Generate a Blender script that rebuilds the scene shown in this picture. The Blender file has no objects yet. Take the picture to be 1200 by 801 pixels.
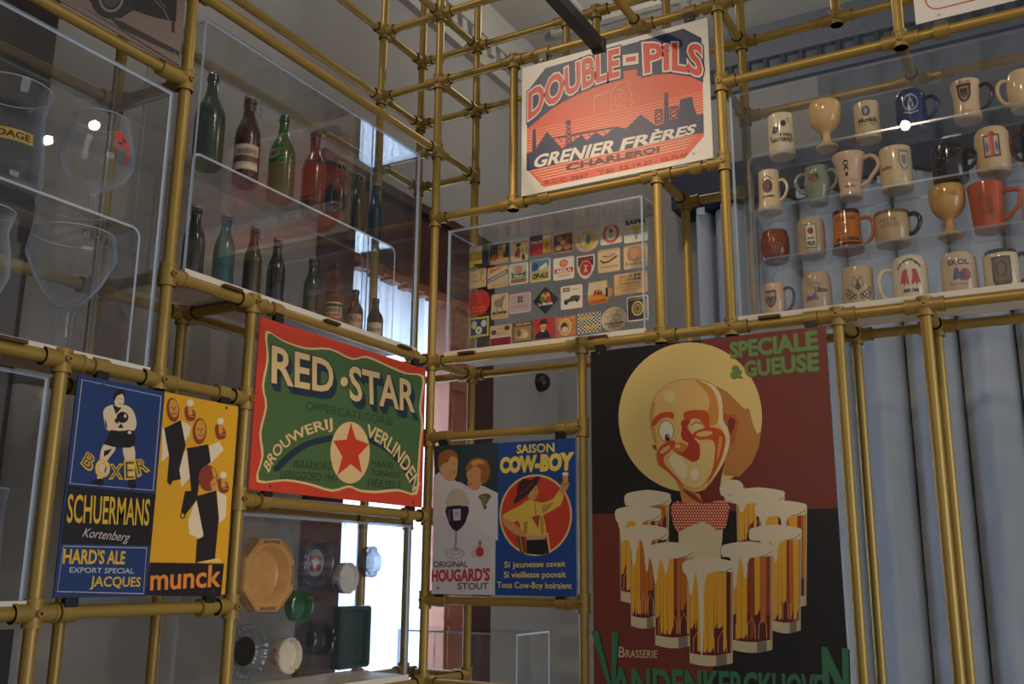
import bpy, bmesh, math, random
from mathutils import Vector, Matrix, geometry
random.seed(7)
S = bpy.context.scene
COL = S.collection
# ------------------------------------------------------------------ camera
FPX = 1147.4
YAW, PIT, ROL = (math.radians(v) for v in (29.451, 13.2306, 0.4585))
CAM = Vector((2.117, -3.1094, 1.6))
FW = Vector((-math.sin(YAW)*math.cos(PIT), math.cos(YAW)*math.cos(PIT), math.sin(PIT)))
_rt = Vector((math.cos(YAW), math.sin(YAW), 0)); _up = _rt.cross(FW)
RT = math.cos(ROL)*_rt + math.sin(ROL)*_up
UP = -math.sin(ROL)*_rt + math.cos(ROL)*_up
cd = bpy.data.cameras.new('camera'); co = bpy.data.objects.new('camera', cd); COL.objects.link(co)
cd.sensor_fit = 'HORIZONTAL'; cd.sensor_width = 36; cd.lens = FPX/1200*36; cd.clip_start = .05
M = Matrix((RT, UP, -FW)).transposed().to_4x4(); M.translation = CAM; co.matrix_world = M
S.camera = co
# ------------------------------------------------------------------ light
S.view_settings.view_transform = 'Standard'; S.view_settings.look = 'None'
S.view_settings.gamma = 1; S.view_settings.use_curve_mapping = False
S.view_settings.exposure = 0.0
S.cycles.transparent_max_bounces = 40; S.cycles.max_bounces = 8
S.cycles.sample_clamp_indirect = 3; S.cycles.caustics_reflective = False; S.cycles.caustics_refractive = False
W = bpy.data.worlds.new('room_light'); S.world = W; W.use_nodes = True
W.node_tree.nodes['Background'].inputs[0].default_value = (1, .95, .89, 1)
W.node_tree.nodes['Background'].inputs[1].default_value = .44
def spot(name, loc, tgt, power, color, angle, blend=.5, radius=.03):
    l = bpy.data.lights.new(name, 'SPOT'); l.energy = power; l.color = color
    l.spot_size = math.radians(angle); l.spot_blend = blend; l.shadow_soft_size = radius
    o = bpy.data.objects.new(name, l); COL.objects.link(o); o.location = loc
    o.rotation_euler = (Vector(tgt)-Vector(loc)).to_track_quat('-Z', 'Y').to_euler(); return o
def area(name, loc, tgt, power, color, sx, sy):
    l = bpy.data.lights.new(name, 'AREA'); l.shape = 'RECTANGLE'; l.size = sx; l.size_y = sy
    l.energy = power; l.color = color
    o = bpy.data.objects.new(name, l); COL.objects.link(o); o.location = loc
    o.rotation_euler = (Vector(tgt)-Vector(loc)).to_track_quat('-Z', 'Y').to_euler(); return o
WARM = (1, .80, .56)
spot('ceiling_or_fill_spot', (1.40, -3.7, 4.65), (1.9, 0, 2.7), 130, WARM, 30)
spot('ceiling_or_fill_spot', (-.37, -2.96, 4.65), (.80, 0, 3.12), 125, WARM, 22, .8)
spot('ceiling_or_fill_spot', (1.65, -3.2, 4.65), (.45, .15, 2.6), 220, WARM, 20, .8)
spot('ceiling_or_fill_spot', (3.6, 1.0, 4.65), (-.05, -1.5, 2.4), 34, WARM, 34, .8)
spot('ceiling_or_fill_spot', (2.6, -1.4, 4.65), (0, -.75, 2.1), 62, WARM, 40, .8)
spot('ceiling_or_fill_spot', (.8, 1.2, 4.65), (.7, 1.0, 0), 300, (1, .95, .88), 42, .6)  # added fill: bounces off the floor to light undersides of boards and pipes
spot('ceiling_or_fill_spot', (3.3, -1.0, 3.1), (0, -.55, 1.5), 42, WARM, 26, .7)  # added fill below ceiling height, brightens the ashtray case
area('daylight_window', (6.6, -1.4, 1.9), (0, -1.2, 1.8), 105, (.80, .90, 1), 3.0, 2.8)
def fill_point(loc, e):
    l = bpy.data.lights.new('wall_fill_light', 'POINT'); l.energy = e; l.color = (1, .90, .79); l.shadow_soft_size = .04
    o = bpy.data.objects.new('wall_fill_light', l); COL.objects.link(o); o.location = loc
fill_point((.35, 1.4, 4.7), 17); fill_point((-.40, -1.5, 4.75), 26)  # unseen point lights added to brighten the ceiling, back wall and left wall
DAY = (.72, .86, 1)
area('daylight_window', (-1.45, .98, 1.45), (0, .98, 1.45), 185, (.70, .85, 1), 1.1, 2.6)
#area('daylight_window', (-.35, -6.5, 2.6), (2.2, 2.6, 1.8), 60, DAY, 1.6, 3)
# ------------------------------------------------------------------ ray helpers: photo pixel -> point on a plane of the place
def ray(px, py): return FW + RT*((px-600)/FPX) + UP*((400.5-py)/FPX)
def hX(px, py, x): d = ray(px, py); return CAM + d*((x-CAM.x)/d.x)
def hY(px, py, y): d = ray(px, py); return CAM + d*((y-CAM.y)/d.y)
def hZ(px, py, z): d = ray(px, py); return CAM + d*((z-CAM.z)/d.z)
def dep(p): return (p-CAM).dot(FW)
# ------------------------------------------------------------------ materials
def lin(c): return tuple((v/255/12.92) if v/255 <= .04045 else ((v/255+.055)/1.055)**2.4 for v in c)+(1,)
MC = {}
def pbr(name, rgb, rough=.5, metal=0, spec=.5, noise=0, scale=30, bump=0):
    k = (name, rgb, rough, metal)
    if k in MC: return MC[k]
    m = bpy.data.materials.new(name); m.use_nodes = True; nt = m.node_tree; b = nt.nodes['Principled BSDF']
    b.inputs['Base Color'].default_value = lin(rgb); b.inputs['Roughness'].default_value = rough
    b.inputs['Metallic'].default_value = metal; b.inputs['Specular IOR Level'].default_value = spec
    if noise or bump:
        tc = nt.nodes.new('ShaderNodeTexCoord'); n = nt.nodes.new('ShaderNodeTexNoise')
        n.inputs['Scale'].default_value = scale; n.inputs['Detail'].default_value = 5
        nt.links.new(tc.outputs['Object'], n.inputs['Vector'])
        if noise:
            mx = nt.nodes.new('ShaderNodeMix'); mx.data_type = 'RGBA'
            c = lin(rgb); mx.inputs[6].default_value = tuple(v*(1-noise) for v in c[:3])+(1,)
            mx.inputs[7].default_value = tuple(min(1, v*(1+noise)) for v in c[:3])+(1,)
            nt.links.new(n.outputs[0], mx.inputs[0]); nt.links.new(mx.outputs[2], b.inputs['Base Color'])
        if bump:
            bp = nt.nodes.new('ShaderNodeBump'); bp.inputs['Strength'].default_value = bump; bp.inputs['Distance'].default_value = .01
            nt.links.new(n.outputs[0], bp.inputs['Height']); nt.links.new(bp.outputs[0], b.inputs['Normal'])
    MC[k] = m; return m
def ink(rgb): return pbr('ink', rgb, .38, 0, .45)
def glaze(rgb, rough=.14): return pbr('glaze', rgb, rough, 0, .6, .10, 40)
def clear(name, tint, ior=1.5, body=0, body_rgb=(255, 255, 255), rough=0.0, dark=1.0, gain=1.0, edge=0):
    """thin clear or tinted sheet: tinted see-through with Fresnel reflection (the same from both sides)"""
    if name in MC: return MC[name]
    m = bpy.data.materials.new(name); m.use_nodes = True; nt = m.node_tree; N = nt.nodes; L = nt.links
    for n in list(N): N.remove(n)
    out = N.new('ShaderNodeOutputMaterial'); ge = N.new('ShaderNodeNewGeometry')
    io = N.new('ShaderNodeMix'); io.data_type = 'FLOAT'; io.inputs[2].default_value = ior; io.inputs[3].default_value = 1/ior
    L.new(ge.outputs['Backfacing'], io.inputs[0])
    fr = N.new('ShaderNodeFresnel'); L.new(io.outputs[0], fr.inputs['IOR'])
    g = N.new('ShaderNodeMath'); g.operation = 'MULTIPLY'; g.use_clamp = True; g.inputs[1].default_value = gain; L.new(fr.outputs[0], g.inputs[0])
    tr = N.new('ShaderNodeBsdfTransparent'); gl = N.new('ShaderNodeBsdfGlossy'); gl.inputs['Roughness'].default_value = rough
    lw = N.new('ShaderNodeLayerWeight'); lw.inputs[0].default_value = .5
    mc = N.new('ShaderNodeMix'); mc.data_type = 'RGBA'; c = lin(tint)
    mc.inputs[6].default_value = c; mc.inputs[7].default_value = tuple(v*dark for v in c[:3])+(1,)
    L.new(lw.outputs['Facing'], mc.inputs[0]); L.new(mc.outputs[2], tr.inputs[0])
    last = tr
    if body:
        df = N.new('ShaderNodeBsdfDiffuse'); df.inputs[0].default_value = lin(body_rgb)
        mb = N.new('ShaderNodeMixShader'); mb.inputs[0].default_value = body
        L.new(tr.outputs[0], mb.inputs[1]); L.new(df.outputs[0], mb.inputs[2]); last = mb
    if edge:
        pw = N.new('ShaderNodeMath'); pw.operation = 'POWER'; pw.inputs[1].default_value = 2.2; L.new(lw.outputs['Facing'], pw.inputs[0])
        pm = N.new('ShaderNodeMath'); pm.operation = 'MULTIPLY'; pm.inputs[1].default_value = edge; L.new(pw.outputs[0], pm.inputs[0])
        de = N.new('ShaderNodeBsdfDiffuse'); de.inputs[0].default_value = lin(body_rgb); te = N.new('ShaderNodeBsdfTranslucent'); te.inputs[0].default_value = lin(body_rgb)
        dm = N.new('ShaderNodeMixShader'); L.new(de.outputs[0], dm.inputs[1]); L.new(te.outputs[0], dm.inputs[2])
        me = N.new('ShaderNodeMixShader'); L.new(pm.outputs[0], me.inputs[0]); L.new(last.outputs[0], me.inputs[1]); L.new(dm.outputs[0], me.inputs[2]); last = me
    mx = N.new('ShaderNodeMixShader'); L.new(g.outputs[0], mx.inputs[0]); L.new(last.outputs[0], mx.inputs[1]); L.new(gl.outputs[0], mx.inputs[2])
    L.new(mx.outputs[0], out.inputs[0]); MC[name] = m; return m
ACR = clear('clear_acrylic', (254, 254, 254), 1.5, .004, (200, 210, 225), gain=1.0)
ACRT = clear('clear_acrylic_top', (254, 254, 254), 1.5, .004, (200, 210, 225), gain=2.4)
EDGE = clear('acrylic_edge', (214, 226, 240), 1.5, .62, (225, 238, 255), rough=.15)  # pale blue-white body colour imitates light piped out at polished edges
EDGE2 = clear('acrylic_edge_soft', (235, 240, 246), 1.5, .20, (205, 218, 236), rough=.15)  # dimmer copy of EDGE, with less piped light in its colour
CRYS = clear('clear_glass', (253, 254, 255), 1.45, .004, (215, 232, 255), dark=.92, gain=1.0, rough=.05, edge=1.0)  # edge mixes in bluish-white diffuse, imitating window light refracted at the glass outline
GOLD = pbr('gold_paint', (162, 132, 64), .40, .35, .5, .10, 60)
GOLD2 = pbr('gold_fitting', (156, 126, 62), .48, .3, .5, .18, 90)
STEEL = pbr('wire_steel', (120, 118, 112), .35, .9)
BLACK = pbr('black_paint', (22, 22, 24), .4)
WHITEB = pbr('white_board', (222, 212, 196), .5, 0, .3)
CREAM = glaze((222, 200, 164))
# ------------------------------------------------------------------ mesh builder (world coordinates)
class MB:
    def __init__(self): self.v = []; self.f = []; self.m = []; self.mats = []; self.sm = []
    def mi(self, mat):
        if mat not in self.mats: self.mats.append(mat)
        return self.mats.index(mat)
    def add(self, vs, fs, mat, smooth=False):
        o = len(self.v); self.v += [Vector(p) for p in vs]; k = self.mi(mat)
        for f in fs: self.f.append([o+i for i in f]); self.m.append(k); self.sm.append(smooth)
        return self
    def box(self, a, b, mat, edge=None, thin=None):
        x0, y0, z0 = a; x1, y1, z1 = b
        vs = [(x0,y0,z0),(x1,y0,z0),(x1,y1,z0),(x0,y1,z0),(x0,y0,z1),(x1,y0,z1),(x1,y1,z1),(x0,y1,z1)]
        F = {'z': [(0,3,2,1),(4,5,6,7)], 'y': [(0,1,5,4),(2,3,7,6)], 'x': [(1,2,6,5),(3,0,4,7)]}
        for ax, fs in F.items(): self.add(vs, fs, mat if (edge is None or ax == thin) else edge)
        return self
    def tube(self, p0, p1, r, mat, n=14, r1=None, caps=True):
        p0 = Vector(p0); p1 = Vector(p1); d = (p1-p0).normalized()
        a = d.orthogonal().normalized(); b = d.cross(a); r1 = r if r1 is None else r1
        vs = []
        for p, q in ((p0, r), (p1, r1)):
            vs += [p+(a*math.cos(t)+b*math.sin(t))*q for t in (2*math.pi*i/n for i in range(n))]
        self.add(vs, [(i, (i+1) % n, n+(i+1) % n, n+i) for i in range(n)], mat, True)
        if caps: self.add(vs, [tuple(range(n-1, -1, -1)), tuple(range(n, 2*n))], mat)
        return self
    def sweep(self, pts, r, mat, n=10, closed=False, flat=1.0):
        pts = [Vector(p) for p in pts]; k = len(pts); vs = []; ref = None
        for i, p in enumerate(pts):
            if closed: d = pts[(i+1) % k]-pts[i-1]
            else: d = pts[min(i+1, k-1)]-pts[max(i-1, 0)]
            d.normalize()
            if ref is None: ref = d.orthogonal().normalized()
            ref = (ref-d*ref.dot(d)).normalized(); b = d.cross(ref)
            rr = r[i] if isinstance(r, (list, tuple)) else r
            vs += [p+(ref*math.cos(t)+b*math.sin(t)*flat)*rr for t in (2*math.pi*j/n for j in range(n))]
        fs = []
        for i in range(k if closed else k-1):
            o, q = i*n, ((i+1) % k)*n
            fs += [(o+j, o+(j+1) % n, q+(j+1) % n, q+j) for j in range(n)]
        if not closed: fs += [tuple(range(n-1, -1, -1)), tuple(range((k-1)*n, k*n))]
        return self.add(vs, fs, mat, True)
    def lathe(self, prof, c, mat, n=32, axis='z', shape=None, caps=True):
        """prof: (radius, height) from the base up; shape(t) scales the radius round the axis"""
        c = Vector(c); vs = []
        for r, h in prof:
            for i in range(n):
                t = 2*math.pi*i/n; q = r*(shape(t, h) if shape else 1)
                if axis == 'z': vs.append(c+Vector((q*math.cos(t), q*math.sin(t), h)))
                else: vs.append(c+Vector((h, q*math.cos(t), q*math.sin(t))))
        fs = []
        for k in range(len(prof)-1):
            fs += [(k*n+i, k*n+(i+1) % n, (k+1)*n+(i+1) % n, (k+1)*n+i) for i in range(n)]
        self.add(vs, fs, mat, True)
        if caps and prof[0][0] > 1e-5: self.add([vs[i] for i in range(n)], [tuple(range(n-1, -1, -1))], mat)
        if caps and prof[-1][0] > 1e-5: self.add(vs[-n:], [tuple(range(n))], mat)
        return self
    def build(self, name, parent=None, sharp=True):
        me = bpy.data.meshes.new(name); o = bpy.data.objects.new(name, me); COL.objects.link(o)
        off = Vector((0, 0, 0))
        if parent is not None:
            q = parent
            while q is not None: off += q.location; q = q.parent
            o.parent = parent
        elif self.v:
            lo = Vector([min(p[i] for p in self.v) for i in range(3)]); hi = Vector([max(p[i] for p in self.v) for i in range(3)])
            off = Vector(((lo.x+hi.x)/2, (lo.y+hi.y)/2, lo.z)); o.location = off
        me.from_pydata([p-off for p in self.v], [], self.f)
        for m in self.mats: me.materials.append(m)
        me.polygons.foreach_set('material_index', self.m); me.polygons.foreach_set('use_smooth', self.sm)
        me.update()
        if any(self.sm) and sharp:
            try: me.set_sharp_from_angle(angle=math.radians(40))
            except Exception: pass
        return o
def tag(o, label, cat, group=None):
    o['label'] = label; o['category'] = cat
    if group: o['group'] = group
    return o
def thing(name, loc, label, cat, group=None):
    o = bpy.data.objects.new(name, None); COL.objects.link(o); o.location = loc; o.empty_display_size = .05
    return tag(o, label, cat, group)
def struct(o): o['kind'] = 'structure'; return o
# ------------------------------------------------------------------ printed art on flat faces
TXT = {}
def text_mesh(s, bold=0.0):
    k = (s, bold)
    if k in TXT: return TXT[k]
    cu = bpy.data.curves.new('txt', 'FONT'); cu.body = s; cu.size = 1; cu.offset = bold; cu.resolution_u = 3
    o = bpy.data.objects.new('txt', cu); COL.objects.link(o)
    me = bpy.data.meshes.new_from_object(o.evaluated_get(bpy.context.evaluated_depsgraph_get()))
    r = ([(v.co.x, v.co.y) for v in me.vertices], [tuple(p.vertices) for p in me.polygons])
    bpy.data.objects.remove(o); bpy.data.curves.remove(cu); bpy.data.meshes.remove(me)
    TXT[k] = r; return r
def text_box(s):
    v = text_mesh(s, 0.0)[0]; xs = [p[0] for p in v]; ys = [p[1] for p in v]
    return min(xs), max(xs), min(ys), max(ys)
def homog(q):
    """unit square (0,0)=BL (1,0)=BR (1,1)=TR (0,1)=TL  from quad TL,TR,BR,BL"""
    (x3, y3), (x2, y2), (x1, y1), (x0, y0) = q
    dx1, dy1, dx2, dy2 = x1-x2, y1-y2, x3-x2, y3-y2; sx, sy = x0-x1+x2-x3, y0-y1+y2-y3
    den = dx1*dy2-dx2*dy1; g = (sx*dy2-dx2*sy)/den; h = (dx1*sy-sx*dy1)/den
    a, b, c = x1-x0+g*x1, x3-x0+h*x3, x0; d, e, f = y1-y0+g*y1, y3-y0+h*y3, y0
    return lambda s, t: ((a*s+b*t+c)/(g*s+h*t+1), (d*s+e*t+f)/(g*s+h*t+1))
def smooth(pts, n=4):
    k = len(pts); out = []
    for i in range(k):
        p0, p1, p2, p3 = (pts[(i+j-1) % k] for j in range(4))
        for u in (j/n for j in range(n)):
            out.append(tuple(.5*(2*p1[a]+(p2[a]-p0[a])*u+(2*p0[a]-5*p1[a]+4*p2[a]-p3[a])*u*u+(3*p1[a]-p0[a]-3*p2[a]+p3[a])*u**3) for a in (0, 1)))
    return out
def ell(c, rx, ry, n=32, rot=0):
    cr, sr = math.cos(rot), math.sin(rot); out = []
    for i in range(n):
        x, y = rx*math.cos(2*math.pi*i/n), ry*math.sin(2*math.pi*i/n); out.append((c[0]+x*cr-y*sr, c[1]+x*sr+y*cr))
    return out
def rrect(x0, y0, x1, y1, r, n=5):
    out = []
    for cx, cy, a in ((x1-r, y1-r, 0), (x0+r, y1-r, 90), (x0+r, y0+r, 180), (x1-r, y0+r, 270)):
        out += [(cx+r*math.cos(math.radians(a+90*i/n)), cy+r*math.sin(math.radians(a+90*i/n))) for i in range(n+1)]
    return out
class Art:
    """layers of ink on a surface; put(u,v,h) turns art coordinates and a height into a world point"""
    STEP = .00006
    def __init__(self, put, h0=.0003, sub=0): self.put = put; self.k = 0; self.h0 = h0; self.sub = sub; self.mb = MB(); self.crop = None; self.bx = []
    def _c(self, p):
        if self.crop: return (self.crop[0]+p[0]/self.crop[2], self.crop[1]+p[1]/self.crop[2])
        return p
    def _emit(self, vs, fs, rgb):
        xs = [p[0] for p in vs]; ys = [p[1] for p in vs]; b = (min(xs), max(xs), min(ys), max(ys))
        self.k = 1+max([q[4] for q in self.bx if q[0] < b[1] and b[0] < q[1] and q[2] < b[3] and b[2] < q[3]], default=-1)
        self.bx.append(b+(self.k,)); h = self.h0+self.k*self.STEP
        if self.sub:
            bm = bmesh.new(); bv = [bm.verts.new((p[0], p[1], 0)) for p in vs]
            for f in fs:
                try: bm.faces.new([bv[i] for i in f])
                except ValueError: pass
            bmesh.ops.triangulate(bm, faces=bm.faces[:])
            for _ in range(4):
                long = [e for e in bm.edges if e.calc_length() > self.sub]
                if not long: break
                bmesh.ops.subdivide_edges(bm, edges=long, cuts=1)
                bmesh.ops.triangulate(bm, faces=[f for f in bm.faces if len(f.verts) > 3])
            bm.verts.index_update()
            vs = [(v.co.x, v.co.y) for v in bm.verts]; fs = [[v.index for v in f.verts] for f in bm.faces]; bm.free()
        self.mb.add([self.put(p[0], p[1], h) for p in vs], fs, ink(rgb))
    def poly(self, pts, rgb, sm=0):
        if sm: pts = smooth(pts, sm)
        pts = [self._c(p) for p in pts]
        tri = geometry.tessellate_polygon([[Vector((p[0], p[1], 0)) for p in pts]])
        self._emit(pts, tri, rgb)
    def circ(self, c, rx, ry, rgb, rot=0, n=32): self.poly(ell(c, rx, ry, n, rot), rgb)
    def ring(self, c, rx, ry, w, rgb, n=40):
        a, b = ell(c, rx, ry, n), ell(c, rx-w, ry-w, n); vs = [self._c(p) for p in a+b]
        self._emit(vs, [(i, (i+1) % n, n+(i+1) % n, n+i) for i in range(n)], rgb)
    def line(self, pts, w, rgb, closed=False):
        k = len(pts); L = []; R = []
        for i, p in enumerate(pts):
            a = pts[i-1] if (i or closed) else p; b = pts[(i+1) % k] if (i < k-1 or closed) else p
            dx, dy = b[0]-a[0], b[1]-a[1]; q = math.hypot(dx, dy) or 1
            L.append((p[0]-dy/q*w/2, p[1]+dx/q*w/2)); R.append((p[0]+dy/q*w/2, p[1]-dx/q*w/2))
        vs = [self._c(p) for p in L+R]
        self._emit(vs, [(i, (i+1) % k, k+(i+1) % k, k+i) for i in range(k if closed else k-1)], rgb)
    def text(self, s, quad, rgb, bold=0.0, fn=None, dx=0, dy=0):
        vs, fs = text_mesh(s, bold); x0, x1, y0, y1 = text_box(s)
        fn = fn or homog(quad)
        out = []
        for x, y in vs:
            p = fn((x-x0)/(x1-x0), (y-y0)/(y1-y0)); out.append(self._c((p[0]+dx, p[1]+dy)))
        self._emit(out, fs, rgb)
    def rect_text(self, s, x0, y0, x1, y1, rgb, bold=0.0):
        self.text(s, ((x0, y0), (x1, y0), (x1, y1), (x0, y1)), rgb, bold)
    def part(self, name, parent):
        o = self.mb.build(name, parent, sharp=False) if self.mb.v else None
        self.mb = MB(); return o
def band(bot, top):
    """text band between two polylines given as point lists (quadratic through 3 points)"""
    def q(P, s):
        a, b, c = P; return tuple(a[i]*(1-s)*(1-2*s)+4*b[i]*s*(1-s)+c[i]*s*(2*s-1) for i in (0, 1))
    return lambda s, t: tuple(q(bot, s)[i]*(1-t)+q(top, s)[i]*t for i in (0, 1))
def sign(name, plane, pos, corners, rgb, label, cat='sign', thick=.004, holes=True):
    """flat printed panel; corners (min,max) along the wall and in height"""
    (a0, z0), (a1, z1) = corners
    if plane == 'X':
        t = thing(name, (pos-thick, (a0+a1)/2, z0), label, cat)
        b = MB().box((pos-thick, a0, z0), (pos, a1, z1), ink(rgb)); put = lambda u, v, h: hX(u, v, pos)+Vector((h, 0, 0))
    else:
        t = thing(name, ((a0+a1)/2, pos+thick, z0), label, cat)
        b = MB().box((a0, pos, z0), (a1, pos+thick, z1), ink(rgb)); put = lambda u, v, h: hY(u, v, pos)+Vector((0, -h, 0))
    b.build('board', t)
    return t, Art(put)
def clip(t, plane, a, z, up):
    """pipe clip that carries a panel"""
    m = MB(); s = 1 if up else -1
    if plane == 'X':
        m.tube((0, a-.022, z), (0, a+.022, z), .0245, GOLD2, 16); m.box((.006, a-.018, z-s*.05), (.0215, a+.018, z-s*.012), BLACK)
        m.tube((.02, a, z-s*.044), (.0285, a, z-s*.044), .004, STEEL, 8)
    else:
        m.tube((a-.022, 0, z), (a+.022, 0, z), .0245, GOLD2, 16); m.box((a-.018, -.0215, z-s*.05), (a+.018, -.006, z-s*.012), BLACK)
        m.tube((a, -.02, z-s*.044), (a, -.0285, z-s*.044), .004, STEEL, 8)
    m.build('mounting_clip', t)
# ================================================================== the room
WX, WY, ZC = -.85, 2.8, 5.1
WALL = pbr('grey_plaster', (150, 146, 142), .9, 0, .2, .05, 3)
WALLB = pbr('blue_grey_plaster', (104, 108, 116), .9, 0, .2, .16, 26)
CEIL = pbr('ceiling_plaster', (172, 168, 160), .9, 0, .2, .04, 2)
WOOD = pbr('dark_wood', (66, 36, 30), .45, 0, .5, .25, 8)
WOOD2 = pbr('red_brown_wood', (150, 92, 66), .5, 0, .5, .2, 9)
NAVY = pbr('navy_pelmet', (38, 42, 56), .7, 0, .3)
struct(MB().box((-2.2, -8, -.1), (7, WY+.2, 0), pbr('floor_wood', (176, 160, 138), .5, 0, .4, .1, 6)).build('floor'))
c = MB().box((-2.2, -8, ZC), (7, WY+.2, ZC+.1), CEIL)
for a in range(9):
    x = -.3+a*.62
    c.box((x, -7, ZC-.03), (x+.05, WY-.5, ZC+.01), CEIL)
for y in (2.1, 1.55, .3): c.box((WX+.3, y, ZC-.035), (6, y+.05, ZC+.01), CEIL)
struct(c.build('ceiling'))
WY0, WY1, WZ1 = .32, 1.84, 3.56      # window opening in the left wall
w = MB()
for a, b in (((WX-.25, -8, 0), (WX, WY0, ZC)), ((WX-.25, WY1, 0), (WX, WY+.2, ZC)), ((WX-.25, WY0, WZ1), (WX, WY1, ZC))): w.box(a, b, WALL)
struct(w.build('wall_left'))
b = MB().box((WX, WY, 0), (1.0, WY+.2, ZC), WALL)
b.box((1.0, WY, 0), (7, WY+.2, ZC), WALLB)
struct(b.build('wall_back'))
# cornices with dentils
t1 = MB().box((WX, -8, 4.86), (WX+.10, WY, ZC), CEIL).box((WX+.0, -8, 4.70), (WX+.05, WY, 4.87), CEIL)
y = -6.0
while y < WY-.1: t1.box((WX+.05, y, 4.785), (WX+.085, y+.05, 4.86), CEIL); y += .115
struct(t1.build('trim_1'))
t2 = MB().box((WX, WY-.10, 4.86), (7, WY, ZC), WALLB).box((WX, WY-.05, 4.70), (7, WY, 4.87), WALLB)
x = WX+.15
while x < 6: t2.box((x, WY-.085, 4.785), (x+.03, WY-.05, 4.86), pbr('dentil', (64, 66, 74), .8)); x += .115
struct(t2.build('trim_2'))
struct(MB().box((.1, WY-.28, 3.86), (6, WY, 4.10), NAVY).build('trim_3'))
# window: frame, mullion panels, panes; the sheer curtain hangs in front of the panes
fx = WX+.03
fr = MB()
fr.box((WX-.25, WY0-.06, 0), (fx, WY0+.19, WZ1-.0), WOOD)
fr.box((WX-.25, WY1-.18, 0), (fx, WY1+.03, WZ1), WOOD)
fr.box((WX-.25, WY0-.06, 3.13), (fx, WY1+.03, WZ1), WOOD)
fr.box((WX-.02, WY0-.10, WZ1-.05), (fx+.03, WY1+.06, WZ1), WOOD)
win = struct(fr.build('window_1'))
vl = MB()
n = 22
for i in range(n):
    y0 = WY0+.19+(WY1-WY0-.37)*i/n; y1 = WY0+.19+(WY1-WY0-.37)*(i+1)/n
    vl.box((WX-.05, y0, 3.10-.03*abs(math.sin(i*1.2))), (WX+.02, y1, 3.16), WOOD2)
vl.build('scalloped_valance', win)
sh = MB().box((WX-.20, WY1-.40, 0), (WX-.005, WY1-.18, 3.13), WOOD2)
for k in range(12): sh.box((WX-.01, WY1-.375, .1+k*.25), (WX+.008, WY1-.205, .30+k*.25), WOOD2)
sh.build('shutter_panel', win)
pane = MB().box((WX-.24, WY0+.1, .3), (WX-.235, WY1-.1, 3.3), clear('window_glass', (250, 252, 255), 1.5)); pane.build('window_pane', win)
for k in (1.0, 2.0): MB().box((WX-.235, WY0+.1, k), (WX-.215, WY1-.1, k+.05), WOOD2).build('glazing_bar', win)
def cloth(name, rgb, transl):
    m = bpy.data.materials.new(name); m.use_nodes = True; N = m.node_tree.nodes; L = m.node_tree.links
    for q in list(N): N.remove(q)
    o = N.new('ShaderNodeOutputMaterial'); d = N.new('ShaderNodeBsdfDiffuse'); t = N.new('ShaderNodeBsdfTranslucent'); mx = N.new('ShaderNodeMixShader')
    d.inputs[0].default_value = lin(rgb); t.inputs[0].default_value = lin(rgb); mx.inputs[0].default_value = transl
    L.new(d.outputs[0], mx.inputs[1]); L.new(t.outputs[0], mx.inputs[2]); L.new(mx.outputs[0], o.inputs[0]); return m
def drape(path, z0, z1, mat, thick=.004, nz=6):
    m = MB(); k = len(path); vs = []
    for j in range(nz+1):
        z = z0+(z1-z0)*j/nz
        vs += [(p[0], p[1], z) for p in path]
    for j in range(nz+1):
        z = z0+(z1-z0)*j/nz
        vs += [(p[0]+thick*(p[2] if len(p) > 2 else 0), p[1]+thick*(p[3] if len(p) > 3 else 1), z) for p in path]
    fs = []; B = (nz+1)*k
    for j in range(nz):
        for i in range(k-1):
            fs.append((j*k+i, j*k+i+1, (j+1)*k+i+1, (j+1)*k+i)); fs.append((B+(j+1)*k+i, B+(j+1)*k+i+1, B+j*k+i+1, B+j*k+i))
    m.add(vs, fs, mat, True); return m
SHEER = cloth('sheer_white', (236, 240, 246), .75)
path = []
for i in range(161):
    y = WY0+.20+(WY1-.41-WY0-.20)*i/160; t = y*2*math.pi/.13
    path.append((WX-.13+.028*math.sin(t)+.012*math.sin(2.3*t+1), y, 1, 0))
tag(drape(path, .05, 3.16, SHEER).build('curtain'), 'bright white sheer curtain glowing with daylight inside the brown wooden window', 'curtain')
DRAPE = cloth('grey_drape', (160, 164, 170), .0)
x = .22; path = []
while x < 5.2:
    t = x*2*math.pi/.27+.6*math.sin(x*1.7); s = math.sin(t+.35*math.sin(t+.8))
    path.append((x+.045*math.cos(t), WY-.15+.085*s+.012*math.sin(3.1*t), 0, 1)); x += .012
dr = thing('curtain', (2.5, WY-.14, 0), 'long pale blue-grey curtain in deep folds hanging behind the mug shelves and the large poster', 'curtain')
drape(path, .02, 3.85, DRAPE, .006).build('drape', dr)
x = .26
while x < 5: MB().box((x, WY-.262, 3.80), (x+.05, WY-.250, 3.85), DRAPE).build('heading_hook', dr); x += .155
# dark panelled door at far left
d = MB().box((WX-.05, -2.35, 0), (WX+.03, -1.19, 3.62), pbr('dark_panel', (38, 30, 32), .5, 0, .4, .2, 6))
struct(d.build('door_1'))
for z0, z1 in ((.2, 1.6), (1.75, 2.3), (2.45, 3.45)): MB().box((WX+.03, -2.2, z0), (WX+.04, -1.35, z1), pbr('dark_panel2', (52, 36, 36), .5)).build('door_panel', bpy.data.objects['door_1'])
p = hX(632, 448, WX)
m = MB(); m.lathe([(.062, 0), (.062, .02), (.055, .045), (.035, .066), (.0, .075)], (WX, p.y, p.z), BLACK, 24, 'x')
tag(m.build('dome_camera'), 'small black dome fixed to the grey wall right of the window', 'camera')
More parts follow.
